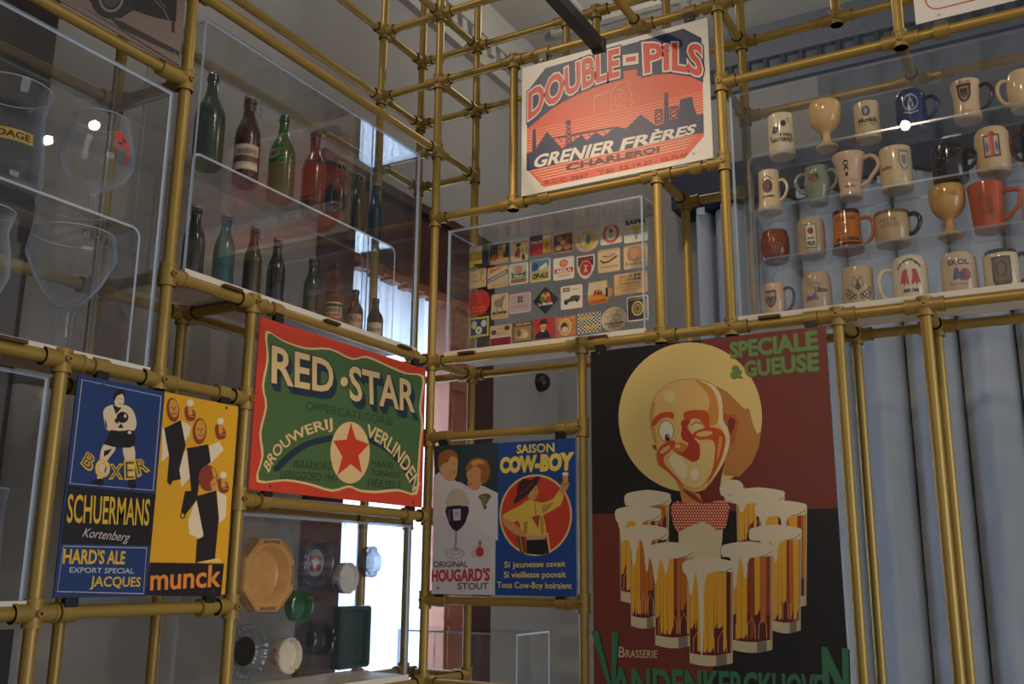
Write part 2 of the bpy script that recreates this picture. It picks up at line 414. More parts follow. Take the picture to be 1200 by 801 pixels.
# ================================================================== the pipe rack
R = .0168
LV = dict(C=3.913, A=3.597, B=3.286, E=2.988, S=2.397, T=2.099, U=1.803, W=1.499, X=1.208)
y1, y2, y3, D = -1.3085, -.9802, -1.6043, .2995
xa, xb, xc, xd, xe, xf = .361, .952, 1.2, 1.5414, 1.7977, .6497
rack = thing('pipe_rack', (0, 0, 0), 'gold-painted scaffold rack of pipes and clamp fittings that carries the cases and signs', 'rack')
posts = []; rails = []
def post(x, y, z0, z1): posts.append((x, y, z0, z1))
TOP = 4.6
for x, y in ((0, 0), (-D, 0), (0, D), (-D, D)): post(x, y, 0, TOP)
post(0, y1, LV['T'], TOP); post(0, y2, 0, LV['S']); post(0, y3, 0, LV['T'])
post(-D, y1, 0, TOP); post(-D, y2, 0, LV['S'])
post(xa, 0, LV['E'], LV['A']); post(xb, 0, LV['S'], LV['E']); post(xc, 0, LV['S'], TOP)
post(xf, 0, 0, LV['S']); post(xd, 0, 0, LV['S']); post(xe, 0, 0, LV['S']); post(xe, 0, LV['B'], TOP)
post(xb, D, 0, LV['E']); post(xc, D, LV['S'], TOP); post(xd, D, 0, LV['S']); post(xe, D, 0, LV['S'])
post(.449, D, LV['A'], LV['C']); post(.589, D, LV['A'], LV['C']); post(.90, D, LV['A'], TOP); post(1.557, D, LV['A'], TOP)
YL = -2.35; XR = 2.45
def rail(p0, p1): rails.append((Vector(p0), Vector(p1)))
for l, a, b in (('B', YL, D), ('E', YL, y1), ('S', y1, D), ('T', YL, y2), ('U', y2, 0), ('W', YL, y2), ('X', y2, D), ('A', 0, D), ('C', YL, D)): rail((0, a, LV[l]), (0, b, LV[l]))
for l, a, b in (('A', YL, D), ('B', YL, D), ('C', YL, D), ('E', YL, y1), ('S', YL, D), ('T', YL, y2), ('U', y2, D), ('X', y2, D)): rail((-D, a, LV[l]), (-D, b, LV[l]))
for l, a, b in (('A', 0, XR), ('B', xc, XR), ('E', 0, xc), ('S', 0, XR), ('T', 0, xf), ('W', 0, xf), ('C', 0, 1.2), ('X', 0, xf)): rail((a, 0, LV[l]), (b, 0, LV[l]))
for l, a, b in (('A', -D, XR), ('B', xc, XR), ('E', xb, xc), ('S', -D, XR), ('C', -D, 1.2), ('B', -D, 0), ('X', -D, 0)): rail((a, D, LV[l]), (b, D, LV[l]))
for l in 'ABCS': rail((-D, 0, LV[l]), (0, 0, LV[l]))
rail((-D, y2, LV['S']), (0, y2, LV['S'])); rail((-D, y1, LV['E']), (0, y1, LV['E'])); rail((-D, y1, LV['S']), (0, y1, LV['S'])); rail((-D, y2, LV['U']), (0, y2, LV['U']))
for x, l in ((xb, 'E'), (xe, 'B'), (xc, 'A'), (xc, 'B'), (xd, 'S'), (xe, 'S'), (xb, 'S'), (.449, 'A')): rail((x, 0, LV[l]), (x, D, LV[l]))
rail((.90, -.35, LV['A']), (.90, D, LV['A']))
for x, y, a, b in posts: MB().tube((x, y, a), (x, y, b), R, GOLD, 16).build('post', rack)
for a, b in rails: MB().tube(a, b, R, GOLD, 16).build('rail', rack)
nodes = {}
def node(p): return nodes.setdefault(tuple(round(v, 3) for v in p), set())
segs = [(Vector((x, y, a)), Vector((x, y, b))) for x, y, a, b in posts]+rails
def on(p, s):
    d = s[1]-s[0]; t = (p-s[0]).dot(d)/d.length_squared
    return -.001 <= t <= 1.001 and (s[0]+d*t-p).length < .004
pts = set()
for i, s in enumerate(segs):
    for t in segs[i+1:]:
        for p in s:
            if on(p, t): pts.add(tuple(round(v, 3) for v in p))
        for p in t:
            if on(p, s): pts.add(tuple(round(v, 3) for v in p))
        ds, dt = (s[1]-s[0]).normalized(), (t[1]-t[0]).normalized()
        if abs(ds.dot(dt)) < .1:
            q = geometry.intersect_line_line(s[0], s[1], t[0], t[1])
            if q and (q[0]-q[1]).length < .004 and on(q[0], s) and on(q[0], t): pts.add(tuple(round(v, 3) for v in q[0]))
uniq = []
for p in sorted(pts):
    v = Vector(p)
    if v.z < .05 or v.z > TOP-.05: continue
    if all((v-u).length > .01 for u in uniq): uniq.append(v)
for v in uniq:
    m = MB()
    for s in segs:
        if not on(v, s): continue
        d = (s[1]-s[0]).normalized(); vert = abs(d.z) > .9
        a = -.033 if (s[0]-v).dot(d) < -.02 else 0; b = .033 if (s[1]-v).dot(d) > .02 else 0
        if vert: a, b = min(a, -.026), max(b, .026)
        else: a, b = (a*1.7, b*1.7)
        q = R*1.33
        m.tube(v+d*a, v+d*b, q, GOLD2, 18)
        for e, sg in ((a, 1), (b, -1)):
            if abs(e) > .01: m.tube(v+d*e, v+d*(e+sg*.009), q*1.07, GOLD2, 18)
    # grub screw facing the room
    dirv = Vector((1, 0, 0)) if v.x <= 0 and v.y < -.1 else Vector((0, -1, 0))
    side = Vector((0, 0, 1)) if v.z < 2.5 else Vector((0, 0, -1))
    m.tube(v+dirv*R*1.2+side*.0, v+dirv*(R*1.34+.009), .009, GOLD2, 10)
    m.tube(v+dirv*(R*1.34+.008), v+dirv*(R*1.34+.0095), .0042, BLACK, 6)
    m.build('pipe_fitting', rack)
# black lighting track above the red and blue sign
z = 3.185
tr = thing('lighting_track', (1.0, -1.2, z), 'matt black square lighting track pointing at the top of the blue and orange sign', 'track')
MB().box((.982, -2.4, z-.02), (1.018, -.60, z+.016), BLACK).build('rail', tr)
MB().box((.979, -.612, z-.023), (1.021, -.592, z+.019), BLACK).build('end_cap', tr)
MB().tube((1.0, -2.2, z), (1.0, -2.2, ZC), .006, BLACK, 8).build('suspension_rod', tr)
# ================================================================== acrylic cases
def plate(a, b, ax, name, t): return MB().box(a, b, ACRT if name == 'top_panel' and ax == 'z' and a[0] < -.2 else ACR, EDGE2 if b[0] > 2 else EDGE, ax).build(name, t)
def case(x0, x1, yy0, yy1, zb, z0, z1, label, front, mount=None, board=True):
    """clear box; zb..z0 is the white base board"""
    t = thing('display_case', ((x0+x1)/2, (yy0+yy1)/2, zb), label, 'display case'); k = .008
    if board: MB().box((x0-.004, yy0-.004, zb), (x1+.004, yy1+.004, z0), WHITEB).build('base_board', t)
    fx = {'+x': 1, '-y': 0}[front]
    if fx:
        plate((x1-k, yy0, z0), (x1, yy1, z1), 'x', 'front_panel', t); plate((x0, yy0, z0), (x0+k, yy1, z1), 'x', 'back_panel', t)
        plate((x0+k, yy0, z0), (x1-k, yy0+k, z1-k), 'y', 'side_panel', t); plate((x0+k, yy1-k, z0), (x1-k, yy1, z1-k), 'y', 'side_panel', t)
        plate((x0+k, yy0, z1-k), (x1-k, yy1, z1), 'z', 'top_panel', t)
    else:
        plate((x0, yy0, z0), (x1, yy0+k, z1), 'y', 'front_panel', t); plate((x0, yy1-k, z0), (x1, yy1, z1), 'y', 'back_panel', t)
        plate((x0, yy0+k, z0), (x0+k, yy1-k, z1-k), 'x', 'side_panel', t); plate((x1-k, yy0+k, z0), (x1, yy1-k, z1-k), 'x', 'side_panel', t)
        plate((x0, yy0+k, z1-k), (x1, yy1-k, z1), 'z', 'top_panel', t)
    return t
def riser(front, a0, a1, d0, d1, zb, zt, label, k=.007, r=.03):
    """bent acrylic bridge: legs at a0 and a1, top at zt"""
    out = [(a0, zb)]+[(a0+r-r*math.cos(math.radians(q)), zt-r+r*math.sin(math.radians(q))) for q in range(0, 91, 15)]
    out += [(a1-r+r*math.sin(math.radians(q)), zt-r+r*math.cos(math.radians(q))) for q in range(0, 91, 15)]+[(a1, zb)]
    ri = r-k
    inn = [(a0+k, zb)]+[(a0+r-ri*math.cos(math.radians(q)), zt-r+ri*math.sin(math.radians(q))) for q in range(0, 91, 15)]
    inn += [(a1-r+ri*math.sin(math.radians(q)), zt-r+ri*math.cos(math.radians(q))) for q in range(0, 91, 15)]+[(a1-k, zb)]
    n = len(out); P = (lambda a, z, d: (d, a, z)) if front == '+x' else (lambda a, z, d: (a, d, z))
    m = MB()
    vs = [P(a, z, d) for d in (d0, d1) for L in (out, inn) for a, z in L]
    m.add(vs, [(i, i+1, 2*n+i+1, 2*n+i) for i in range(n-1)]+[(n+i+1, n+i, 3*n+i, 3*n+i+1) for i in range(n-1)], ACRT if front == '+x' else ACR)
    m.add(vs, [(i+1, i, n+i, n+i+1) for i in range(n-1)]+[(2*n+i, 2*n+i+1, 3*n+i+1, 3*n+i) for i in range(n-1)], EDGE if front == '+x' else EDGE2)
    return tag(m.build('display_riser'), label, 'riser')
def slots(t, plane, z, ps):
    for a in ps:
        if plane == 'X': MB().box((.0, a-.035, z-.003), (.024, a+.035, z+.006), pbr('bronze', (84, 62, 32), .5, .4)).build('holding_clip', t)
        else: MB().box((a-.035, -.024, z-.003), (a+.035, .0, z+.006), pbr('bronze', (84, 62, 32), .5, .4)).build('holding_clip', t)
zS, zT, zX = LV['S']+R, LV['T']+R, LV['X']+R
c2 = case(-.25, 0, -1.25, -.115, zS, zS+.018, 3.225, 'clear acrylic case of old brewery bottles above the red and green sign', '+x'); slots(c2, 'X', zS, (-1.08, -.62, -.20))
riser('+x', -1.22, -.20, -.20, -.045, zS+.018, 2.815, 'clear bent riser inside the bottle case carrying the upper bottles')
c1 = case(-.265, 0, -2.3, -1.345, zT, zT+.012, 2.935, 'clear acrylic case of large beer glasses at the left edge', '+x'); slots(c1, 'X', zT, (-1.75,))
riser('+x', -2.2, hX(165, 275, -.045).y, -.20, -.045, zT+.012, hX(150, 262, -.045).z, 'clear bent riser inside the beer glass case carrying two glasses')
c3 = case(.065, .893, 0, .225, zS, zS+.018, 2.93, 'clear acrylic case of beer mats below the blue and orange sign', '-y'); slots(c3, 'Y', zS, (.17, .72))
c4 = case(1.225, 2.42, 0, .24, zS, zS+.018, 3.235, 'clear acrylic case of stoneware mugs in four rows at the right', '-y'); slots(c4, 'Y', zS, (1.33, 2.2))
for k, (zz, lb) in enumerate(((3.007, 'tallest clear bent riser in the mug case carrying the top row of mugs'), (2.813, 'middle clear bent riser in the mug case carrying the second row of mugs'), (2.632, 'lowest clear bent riser in the mug case carrying the third row of mugs'))):
    riser('-y', 1.272+k*.012, 2.40-k*.012, .03, .182, zS+.018, zz, lb)
c5 = case(-.25, 0, -.955, -.10, zX, zX+.02, 1.765, 'clear acrylic case of ashtrays below the red and green sign', '+x')
c6 = case(-.25, 0, -2.3, hX(45, 560, 0).y, LV['W']+R, LV['W']+R+.012, hX(57, 440, 0).z, 'clear acrylic case at the left edge below the beer glass case', '+x')
pl = MB().box((-.56, .45, 0), (.07, .80, .85), WHITEB)
c7 = case(-.55, .055, .60, .90, .85, .86, 1.35, 'clear acrylic case standing behind the rack near the window', '-y')
pl = MB().box((-.58, .57, 0), (.085, .93, .85), WHITEB); tag(pl.build('plinth'), 'white plinth under the acrylic case near the window', 'plinth')
# ================================================================== signs and posters
SP = .026
# ---- blue and orange sign
c0, c1_ = hY(611, 230, -SP), hY(830, 20, -SP)
t, A = sign('enamel_sign', 'Y', -SP, ((c0.x, c0.z), (hY(832, 100, -SP).x, c1_.z)), (226, 218, 206), 'white-bordered blue and orange sign showing a factory skyline under arched lettering')
A.crop = (590, 10, 3.481)
OR, BL, WH, RD = (224, 92, 62), (30, 42, 84), (226, 214, 200), (212, 66, 56)
A.poly([(97,340),(172,243),(735,82),(808,120),(818,520),(740,610),(165,728),(95,655)], OR)
for k in range(16):
    ya = 500+k*11.5; yb = 340+k*11.5
    if k > 7: ya += 40; yb += 40
    w = 1.6+.22*k; s = (yb-ya)/720
    xl, xr = 97, 815
    if k > 10: xl = 97+(k-10)*11; xr = 815-(k-9)*11
    A.line([(xl, ya+(xl-97)*s), ((xl+xr)/2, ya+((xl+xr)/2-97)*s), (xr, ya+(xr-97)*s)], w, (238, 176, 150))
A.poly([(97,340),(172,243),(735,82),(808,120),(815,302),(760,275),(700,264),(640,268),(545,276),(545,246),(490,256),(490,286),(400,310),(300,350),(200,405),(97,490)], BL)
A.poly([(95,590),(118,585),(120,495),(131,492),(134,570),(178,502),(240,572),(254,560),(257,468),(250,466),(265,452),(279,462),(272,465),(280,545),(320,515),(340,540),(375,505),(410,522),(460,480),(500,490),(560,432),(622,478),(655,470),(657,345),(670,342),(676,460),(712,450),(722,372),(770,360),(776,400),(790,435),(816,430),(816,506),(400,595),(95,662)], BL)
for x0, x1, ya, yb in ((620, 648, 415, 470), (680, 712, 403, 458)):
    A.line([(x0, ya), (x0, yb)], 4, BL); A.line([(x1, ya-4), (x1, yb-4)], 4, BL); A.line([(x0, ya), (x1, ya-4)], 4, BL)
    for q in range(3): h = (yb-ya)/3; A.line([(x0, ya+q*h), (x1, ya+(q+1)*h-4)], 3, BL); A.line([(x1, ya+q*h-4), (x0, ya+(q+1)*h)], 3, BL)
A.line([(200, 530), (450, 485)], 6, BL)
for q in range(8): A.line([(225+q*30, 525-q*5), (240+q*30, 545-q*5)], 3, BL)
for q in range(4): A.line([(258, 475+q*20), (276, 490+q*20)], 3, OR); A.line([(276, 472+q*20), (258, 493+q*20)], 3, OR)
# line-drawn beast beside a crowned shield
CR = (240, 190, 150)
for L in ([(372,358),(372,438),(440,425),(440,345),(372,358)], [(372,352),(380,362),(386,346),(394,358),(402,342),(410,354),(418,338),(428,350),(436,334)], [(405,380),(420,376),(420,400),(405,404),(405,380)],
          [(440,345),(455,322),(470,305),(500,298),(520,310),(512,330),(526,345),(515,365),(528,385),(520,405),(500,412),(490,395),(470,410),(448,420)], [(460,335),(480,330),(492,345),(470,352),(480,370),(500,372)], [(448,360),(462,372),(455,390),(470,398)]):
    A.line(L, 3, CR)
fnD = band([(104,452),(285,342),(471,275)], [(104,345),(282,232),(471,165)])
fnP = band([(580,262),(700,250),(808,278)], [(575,146),(700,143),(808,152)])
for off, col in ((.11, BL), (.072, WH)):
    A.text('DOUBLE', None, col, off, fnD); A.text('PiLS', None, col, off, fnP)
A.poly([(487,190),(551,181),(551,226),(487,234)], WH)
A.text('DOUBLE', None, RD, .03, fnD); A.text('PiLS', None, RD, .03, fnP); A.poly([(500,200),(541,194),(541,214),(500,220)], RD)
A.part('picture', t)
fG = lambda q, k: homog(q)
def slant(q, k):
    g = homog(q); return lambda s, tt: g(s*(1-k)+k*tt, tt)
A.part('headline_lettering', t)
A.text('GRENIER', None, WH, .035, slant(((122,603),(462,535),(462,585),(122,650)), .05)); A.text('FR\u00c8RES', None, WH, .035, slant(((478,523),(792,462),(788,508),(478,578)), .05))
A.text('CHARLEROI', ((258,636),(634,562),(634,585),(258,662)), (92, 44, 62), .035)
A.text('R.C.C. 3847', ((170,702),(345,672),(345,688),(170,718)), (150, 58, 58), .02)
A.text('T\u00e9l: 32.19.27 - 32.70.97', ((385,660),(750,588),(750,602),(385,678)), (170, 70, 62), .01)
A.part('lettering', t)
for a in (.50, 1.10): clip(t, 'Y', a, LV['A'], True); clip(t, 'Y', a, LV['E'], False)
# ---- red and green sign
t, A = sign('enamel_sign', 'X', SP, ((hX(305,372,SP).y, hX(292,573,SP).z), (hX(497,500,SP).y, hX(498,432,SP).z)), (206, 66, 44), 'red sign with a green wavy field and a red five-pointed star')
A.crop = (280, 360, 3.204)
GR, CM, NV = (76, 104, 62), (226, 190, 134), (36, 52, 66)
wav = [(100,88),(160,120),(250,150),(340,152),(425,190),(480,182),(560,216),(630,245),(694,256),(690,330),(684,380),(692,440),(684,520),(678,610),(668,702),(600,690),(520,697),(455,692),(412,676),(350,692),(260,667),(170,652),(66,655),(84,560),(76,470),(98,370),(86,290),(104,190)]
cx, cy = 385, 400
A.poly(wav, CM, 3); A.poly([(cx+(x-cx)*.972, cy+(y-cy)*.968) for x, y in wav], GR, 3)
A.poly(smooth([(128,604),(190,540),(260,500),(358,478),(358,500),(270,520),(205,560),(150,612)], 3), NV); A.poly(smooth([(490,484),(560,520),(610,570),(664,650),(655,668),(600,592),(550,540),(490,506)], 3), NV)
A.circ((417,545), 74, 116, CM)
A.poly([(420,432),(438,494),(488,513),(448,556),(462,622),(419,588),(369,630),(388,560),(354,500),(404,496)], (206, 62, 42))
A.circ((398,283), 16, 20, NV); A.circ((395,279), 14, 18, CM)
A.part('picture', t)
for s, q in (('RED', ((126,146),(352,204),(352,320),(124,280))), ('STAR', ((414,220),(657,278),(657,393),(418,346)))):
    for d in range(9, 0, -2): A.text(s, q, NV, .035, dx=d*1.5, dy=d*3)
    A.text(s, q, (44, 56, 50), .045); A.text(s, q, CM, .02)
A.part('headline_lettering', t)
A.text('OPPERCATEGORIE', ((252,352),(578,414),(578,446),(250,384)), (44, 66, 52), .0)
A.text('BROUWERIJ', None, CM, .02, band([(118,630),(205,520),(352,466)], [(92,590),(180,478),(348,416)]))
A.text('VERLINDEN', None, CM, .02, band([(478,484),(580,560),(652,690)], [(484,440),(604,518),(680,664)]))
A.part('arched_lettering', t)
for s, q in (('WAARBORG', ((202,572),(350,580),(346,612),(198,604))), ('LEDIGGOED 1941', ((158,612),(366,626),(366,656),(154,642)))): A.text(s, q, (38, 58, 46), .0)
A.part('small_lettering', t)
for s, q in (('HAASO', ((500,572),(580,584),(580,606),(500,596))), ('TURNHOUT', ((496,606),(606,620),(606,642),(496,630))), ('HERSELT', ((484,642),(612,656),(612,684),(482,672)))): A.text(s, q, (38, 58, 46), .0)
A.part('lettering', t)
for a in (-.88, -.13): clip(t, 'X', a, LV['S'], True); clip(t, 'X', a, LV['U'], False)
# ---- boxer panel
zb, zt = hX(175, 698, SP).z, hX(140, 448, SP).z
ya, ym, yb = hX(77, 570, SP).y, hX(183, 570, SP).y, hX(271, 590, SP).y
BLU, YEL = (30, 58, 108), (226, 178, 52)
t, A = sign('poster_panel', 'X', SP, ((ya, zb), (ym-.001, zt)), BLU, 'blue and black poster panel with a boxer standing above yellow lettering', 'poster')
A.crop = (40, 420, 2.67)
A.line([(150,66),(397,118),(372,412),(112,390)], 4, (170, 160, 176), True); A.line([(92,586),(352,592),(342,735),(72,728)], 4, (170, 160, 176), True)
A.poly([(105,396),(381,424),(364,584),(84,578)], (26, 24, 28))
A.crop = (85, 445, 5.17)
SK, BK = (226, 200, 164), (24, 22, 26)
A.poly([(185,392),(262,408),(235,455),(205,500),(180,600),(148,606),(162,490)], SK, 2); A.poly([(303,408),(372,396),(378,500),(374,604),(344,604),(322,500)], SK, 2)
A.poly([(190,430),(240,415),(215,450),(190,465)], BK); A.poly([(108,622),(150,598),(184,602),(184,640),(140,636)], BK, 2); A.poly([(344,602),(378,604),(384,655),(338,650)], BK, 2)
A.poly([(238,150),(282,160),(322,152),(366,185),(388,262),(366,312),(318,306),(215,308),(192,250),(188,180)], SK, 3)
A.poly([(228,303),(300,312),(370,306),(376,396),(300,410),(196,390),(215,340)], BK, 2)
A.poly([(242,150),(268,160),(298,168),(262,208)], BK); A.poly([(194,232),(206,262),(212,300),(198,280)], BK)
A.circ((282,120), 30, 46, SK); A.poly([(246,118),(250,84),(268,62),(300,56),(317,74),(315,102),(302,84),(280,90),(264,102),(257,126)], BK); A.line([(272,112),(282,112)], 4, BK); A.line([(292,114),(302,114)], 4, BK); A.line([(278,142),(296,144)], 4, BK)
A.circ((302,226), 36, 34, BK); A.circ((318,218), 8, 12, SK); A.poly([(252,240),(268,232),(280,262),(262,262)], BK); A.poly([(272,290),(294,262),(310,290)], BK); A.circ((338,332), 33, 30, BK); A.circ((345,318), 12, 10, SK)
A.part('picture', t)
for s, q in (('B', ((90,440),(140,470),(105,556),(54,505))), ('O', ((142,486),(222,486),(222,585),(140,585))), ('X', ((232,514),(298,512),(296,596),(228,596))), ('E', ((318,494),(374,494),(374,594),(322,598))), ('R', ((382,488),(432,476),(458,548),(398,578)))):
    A.text(s, q, YEL, .055); A.text(s, q, (60, 56, 70) if s != 'O' else SK, -.012)
A.part('headline_lettering', t)
A.crop = (40, 420, 2.67)
A.text('SCHUERMANS', ((107,424),(363,440),(358,522),(102,512)), YEL, .012); A.text('Kortenberg', None, (206, 188, 186), .0, slant(((150,528),(306,545),(300,582),(146,566)), .08))
A.text("HARD'S ALE", ((94,594),(286,602),(282,642),(90,640)), YEL, .03); A.text('EXPORT SPECIAL', ((112,652),(313,656),(311,672),(110,669)), (196, 190, 200), .01); A.text('JACQUES', ((178,680),(334,684),(330,722),(174,722)), YEL, .02)
A.part('lettering', t)
clip(t, 'X', -1.50, LV['T'], True); clip(t, 'X', -1.52, LV['W'], False)
# ---- yellow panel
t, A = sign('poster_panel', 'X', SP, ((ym+.001, zb), (yb, zt)), (226, 164, 34), 'yellow poster panel with three men in black robes raising beer glasses', 'poster')
A.crop = (40, 420, 2.67)
A.poly([(362,637),(594,641),(584,744),(350,741)], (34, 26, 30))
A.crop = (175, 450, 3.2)
ROB, SL, HD = (36, 30, 34), (236, 214, 180), (142, 60, 42)
for h in ([(48,160),(62,178),(76,262),(45,292),(48,220)], [(116,132),(156,158),(150,190),(128,218)], [(140,244),(152,350),(120,386),(108,322),(122,262)], [(224,230),(262,214),(279,246),(230,296)], [(178,425),(202,560),(192,580),(150,562),(145,510)], [(254,398),(290,420),(286,500),(262,520)]): A.poly(h, SL)
A.poly([(55,165),(118,134),(136,228),(112,320),(118,356),(66,366),(74,272)], ROB); A.poly([(66,366),(90,358),(78,380)], ROB)
A.poly([(140,240),(220,225),(230,290),(192,326),(180,420),(158,412),(150,330)], ROB); A.poly([(134,400),(160,400),(182,428),(136,488),(118,478)], ROB); A.ring((125,492), 10, 12, 4, ROB)
A.poly([(174,420),(250,398),(260,500),(246,654),(172,672),(178,582),(204,570)], ROB); A.poly([(176,668),(262,650),(270,666)], (240, 200, 110))
FA = (214, 150, 66)
for c, rx, ry, rot in (((88,96), 24, 46, -.1), ((188,176), 26, 49, .05)):
    A.circ(c, rx, ry, HD, rot); A.circ((c[0]+3, c[1]-6), rx-7, ry-12, FA, rot)
    A.line([(c[0]-8, c[1]-8), (c[0]-2, c[1]-8)], 4, ROB); A.line([(c[0]+6, c[1]-8), (c[0]+13, c[1]-8)], 4, ROB); A.line([(c[0]-8, c[1]+12), (c[0]+4, c[1]+18), (c[0]+14, c[1]+10)], 4, HD); A.line([(c[0]+3, c[1]-6), (c[0]+4, c[1]+6)], 4, HD)
A.circ((220,352), 36, 49, HD); A.poly([(232,312),(250,330),(250,392),(236,396),(228,370),(240,350)], FA, 2); A.line([(238,350),(246,350)], 4, HD); A.line([(234,378),(246,372)], 4, HD)
for c in ((152,112), (266,180), (276,382)):
    A.poly([(c[0]-20,c[1]-22),(c[0]-6,c[1]-30),(c[0]+20,c[1]-8),(c[0]+18,c[1]+22),(c[0]-8,c[1]+26),(c[0]-18,c[1]+8)], HD, 2); A.poly([(c[0]-8,c[1]-42),(c[0]+10,c[1]-42),(c[0]+8,c[1]+4),(c[0]-6,c[1]+4)], FA); A.circ((c[0]+1, c[1]-42), 13, 13, SL)
    A.line([(c[0]-2,c[1]-6),(c[0]+18,c[1]-4)], 3, FA); A.line([(c[0]-2,c[1]+8),(c[0]+18,c[1]+10)], 3, FA)
A.part('picture', t)
A.crop = (40, 420, 2.67)
A.text('munck', ((366,658),(584,645),(580,712),(364,724)), (232, 140, 62), .02)
A.part('lettering', t)
clip(t, 'X', -1.08, LV['T'], True); clip(t, 'X', -1.08, LV['W'], False)
# ---- stout panel
za, zc = hY(581, 697, -SP).z, hY(581, 519, -SP).z
xa_, xm_, xb_ = hY(508, 610, -SP).x, hY(581, 610, -SP).x, hY(674.5, 610, -SP).x
t, A = sign('poster_panel', 'Y', -SP, ((xa_, za), (xm_-.001, zc)), (206, 202, 208), 'pale poster panel with a couple in white coats and a dark glass of stout', 'poster')
A.crop = (505, 510, 4.2158)
A.poly([(12,52),(332,36),(330,284),(262,250),(200,262),(150,232),(20,205)], (42, 58, 66))
HR = (150, 96, 54)
A.poly([(14,205),(40,180),(70,215),(120,222),(176,268),(172,360),(10,420)], (214, 210, 214)); A.poly([(168,280),(205,262),(252,248),(331,284),(331,520),(168,420)], (214, 210, 214))
A.poly([(38,130),(60,82),(100,76),(130,100),(132,150),(128,190),(112,222),(76,220),(46,180)], (206, 160, 116), 3); A.poly([(34,130),(46,88),(90,68),(128,88),(130,112),(100,100),(84,130),(60,140),(44,160)], HR, 3); A.line([(108,140),(120,140)], 4, HR); A.line([(106,182),(124,178)], 4, (170, 70, 56))
A.poly([(176,190),(196,150),(240,148),(262,200),(240,262),(206,270),(180,240),(184,222)], (204, 146, 104), 3); A.poly([(172,160),(196,122),(236,110),(276,126),(292,170),(286,214),(258,240),(244,214),(246,172),(216,150),(186,176)], HR, 3); A.poly([(200,130),(240,118),(268,140),(240,140),(210,150)], (206, 150, 84), 2); A.line([(190,200),(202,198)], 4, HR); A.line([(186,236),(204,240)], 4, (170, 60, 50))
for k, (x, y) in enumerate(((252,312),(266,306),(280,314),(258,326),(272,328),(262,340),(268,354),(244,304),(288,302))): A.circ((x, y), 9, 11, (112, 130, 84) if k % 2 else (92, 112, 70), 0, 14)
A.poly([(238,300),(262,286),(296,292),(280,304),(262,300)], (96, 112, 70), 2)
A.poly([(78,350),(82,300),(100,272),(130,262),(164,276),(186,310),(184,350)], (196, 184, 170), 3)
A.poly([(77,352),(184,350),(180,400),(164,440),(134,470),(118,470),(96,446),(80,402)], (40, 36, 62), 2); A.poly([(108,364),(148,362),(146,418),(112,420)], (196, 196, 206)); A.rect_text('H', 122, 374, 136, 396, (60, 60, 80)); A.line([(92,366),(92,420)], 4, (150, 120, 150))
A.line([(126,470),(122,555)], 6, (120, 116, 140)); A.ring((120,582), 46, 28, 4, (186, 160, 140)); A.circ((124,560), 12, 10, (160, 150, 160)); A.ring((120,576), 26, 14, 4, (190, 150, 130))
A.circ((242,574), 20, 25, (186, 62, 50)); A.poly([(234,520),(252,520),(248,552),(236,552)], (176, 110, 80)); A.ring((240,572), 46, 34, 3, (206, 170, 150)); A.line([(204,600),(216,550),(222,600)], 4, (190, 120, 100))
A.part('picture', t)
A.text('ORIGINAL', ((12,622),(182,620),(182,649),(12,651)), (62, 62, 72), .015); A.text("HOUGARD'S", ((6,664),(290,655),(288,716),(6,720)), (186, 48, 52), .04); A.text('STOUT', ((132,728),(282,728),(282,758),(132,760)), (72, 72, 80), .02)
A.part('lettering', t)
clip(t, 'Y', .075, LV['T'], True); clip(t, 'Y', .075, LV['W'], False)
# ---- blue panel with a man in a wide hat
t, A = sign('poster_panel', 'Y', -SP, ((xm_+.001, za), (xb_, zc)), (26, 70, 140), 'blue poster panel with a man in a wide-brimmed hat raising a beer', 'poster')
A.crop = (578, 510, 4.2157)
A.circ((210,393), 180, 202, (230, 196, 120)); A.circ((210,393), 170, 191, (202, 66, 48), 0, 48)
SH, TN, BR = (224, 188, 84), (206, 150, 98), (66, 40, 40)
A.poly([(165,510),(262,505),(278,580),(240,590),(165,584)], (28, 28, 38)); A.poly([(262,480),(272,480),(284,578),(276,580)], (230, 190, 110))
A.poly([(46,402),(66,380),(135,345),(175,318),(240,332),(296,312),(328,268),(348,290),(332,344),(270,382),(248,400),(262,492),(150,492),(132,440),(120,420),(92,430)], SH, 2)
A.poly([(46,405),(92,425),(130,455),(150,478),(128,494),(98,480),(56,445)], TN, 2); A.poly([(128,480),(160,474),(166,500),(140,508)], TN, 2)
A.poly([(150,430),(172,420),(168,480),(150,490)], (180, 140, 60)); A.poly([(240,345),(270,340),(300,325),(280,360),(245,385)], (186, 146, 66)); A.poly([(230,400),(246,396),(252,488),(236,488)], (186, 146, 66))
A.poly([(170,268),(186,246),(216,248),(224,276),(214,306),(196,322),(176,312)], TN, 2); A.poly([(172,268),(182,262),(180,288),(172,296)], BR); A.line([(206,268),(216,268)], 4, BR); A.line([(204,300),(216,298)], 4, (170, 60, 50))
A.circ((166,268), 92, 20, BR, -.80); A.poly([(120,290),(122,246),(146,214),(176,218),(200,232),(176,262),(146,292)], BR, 2); A.line([(130,290),(160,268),(196,232)], 5, (120, 70, 50))
A.poly([(190,402),(214,396),(230,392),(222,462),(212,440)], (170, 66, 44)); A.line([(205,330),(212,395)], 4, (160, 110, 50))
A.poly([(326,272),(338,236),(352,226),(374,232),(372,252),(348,292)], TN, 2); A.poly([(342,196),(372,196),(366,240),(348,240)], (222, 150, 70)); A.circ((357,190), 16, 9, (236, 226, 206)); A.line([(340,244),(372,236)], 4, BR)
A.poly([(168,492),(256,488),(256,512),(168,516)], (230, 200, 140))
for k in range(9): A.line([(176+k*9, 492), (176+k*9, 514)], 3, BR)
A.poly([(112,500),(156,498),(164,580),(134,584),(126,540)], (110, 70, 44)); A.line([(134,505),(146,575)], 5, (200, 150, 90))
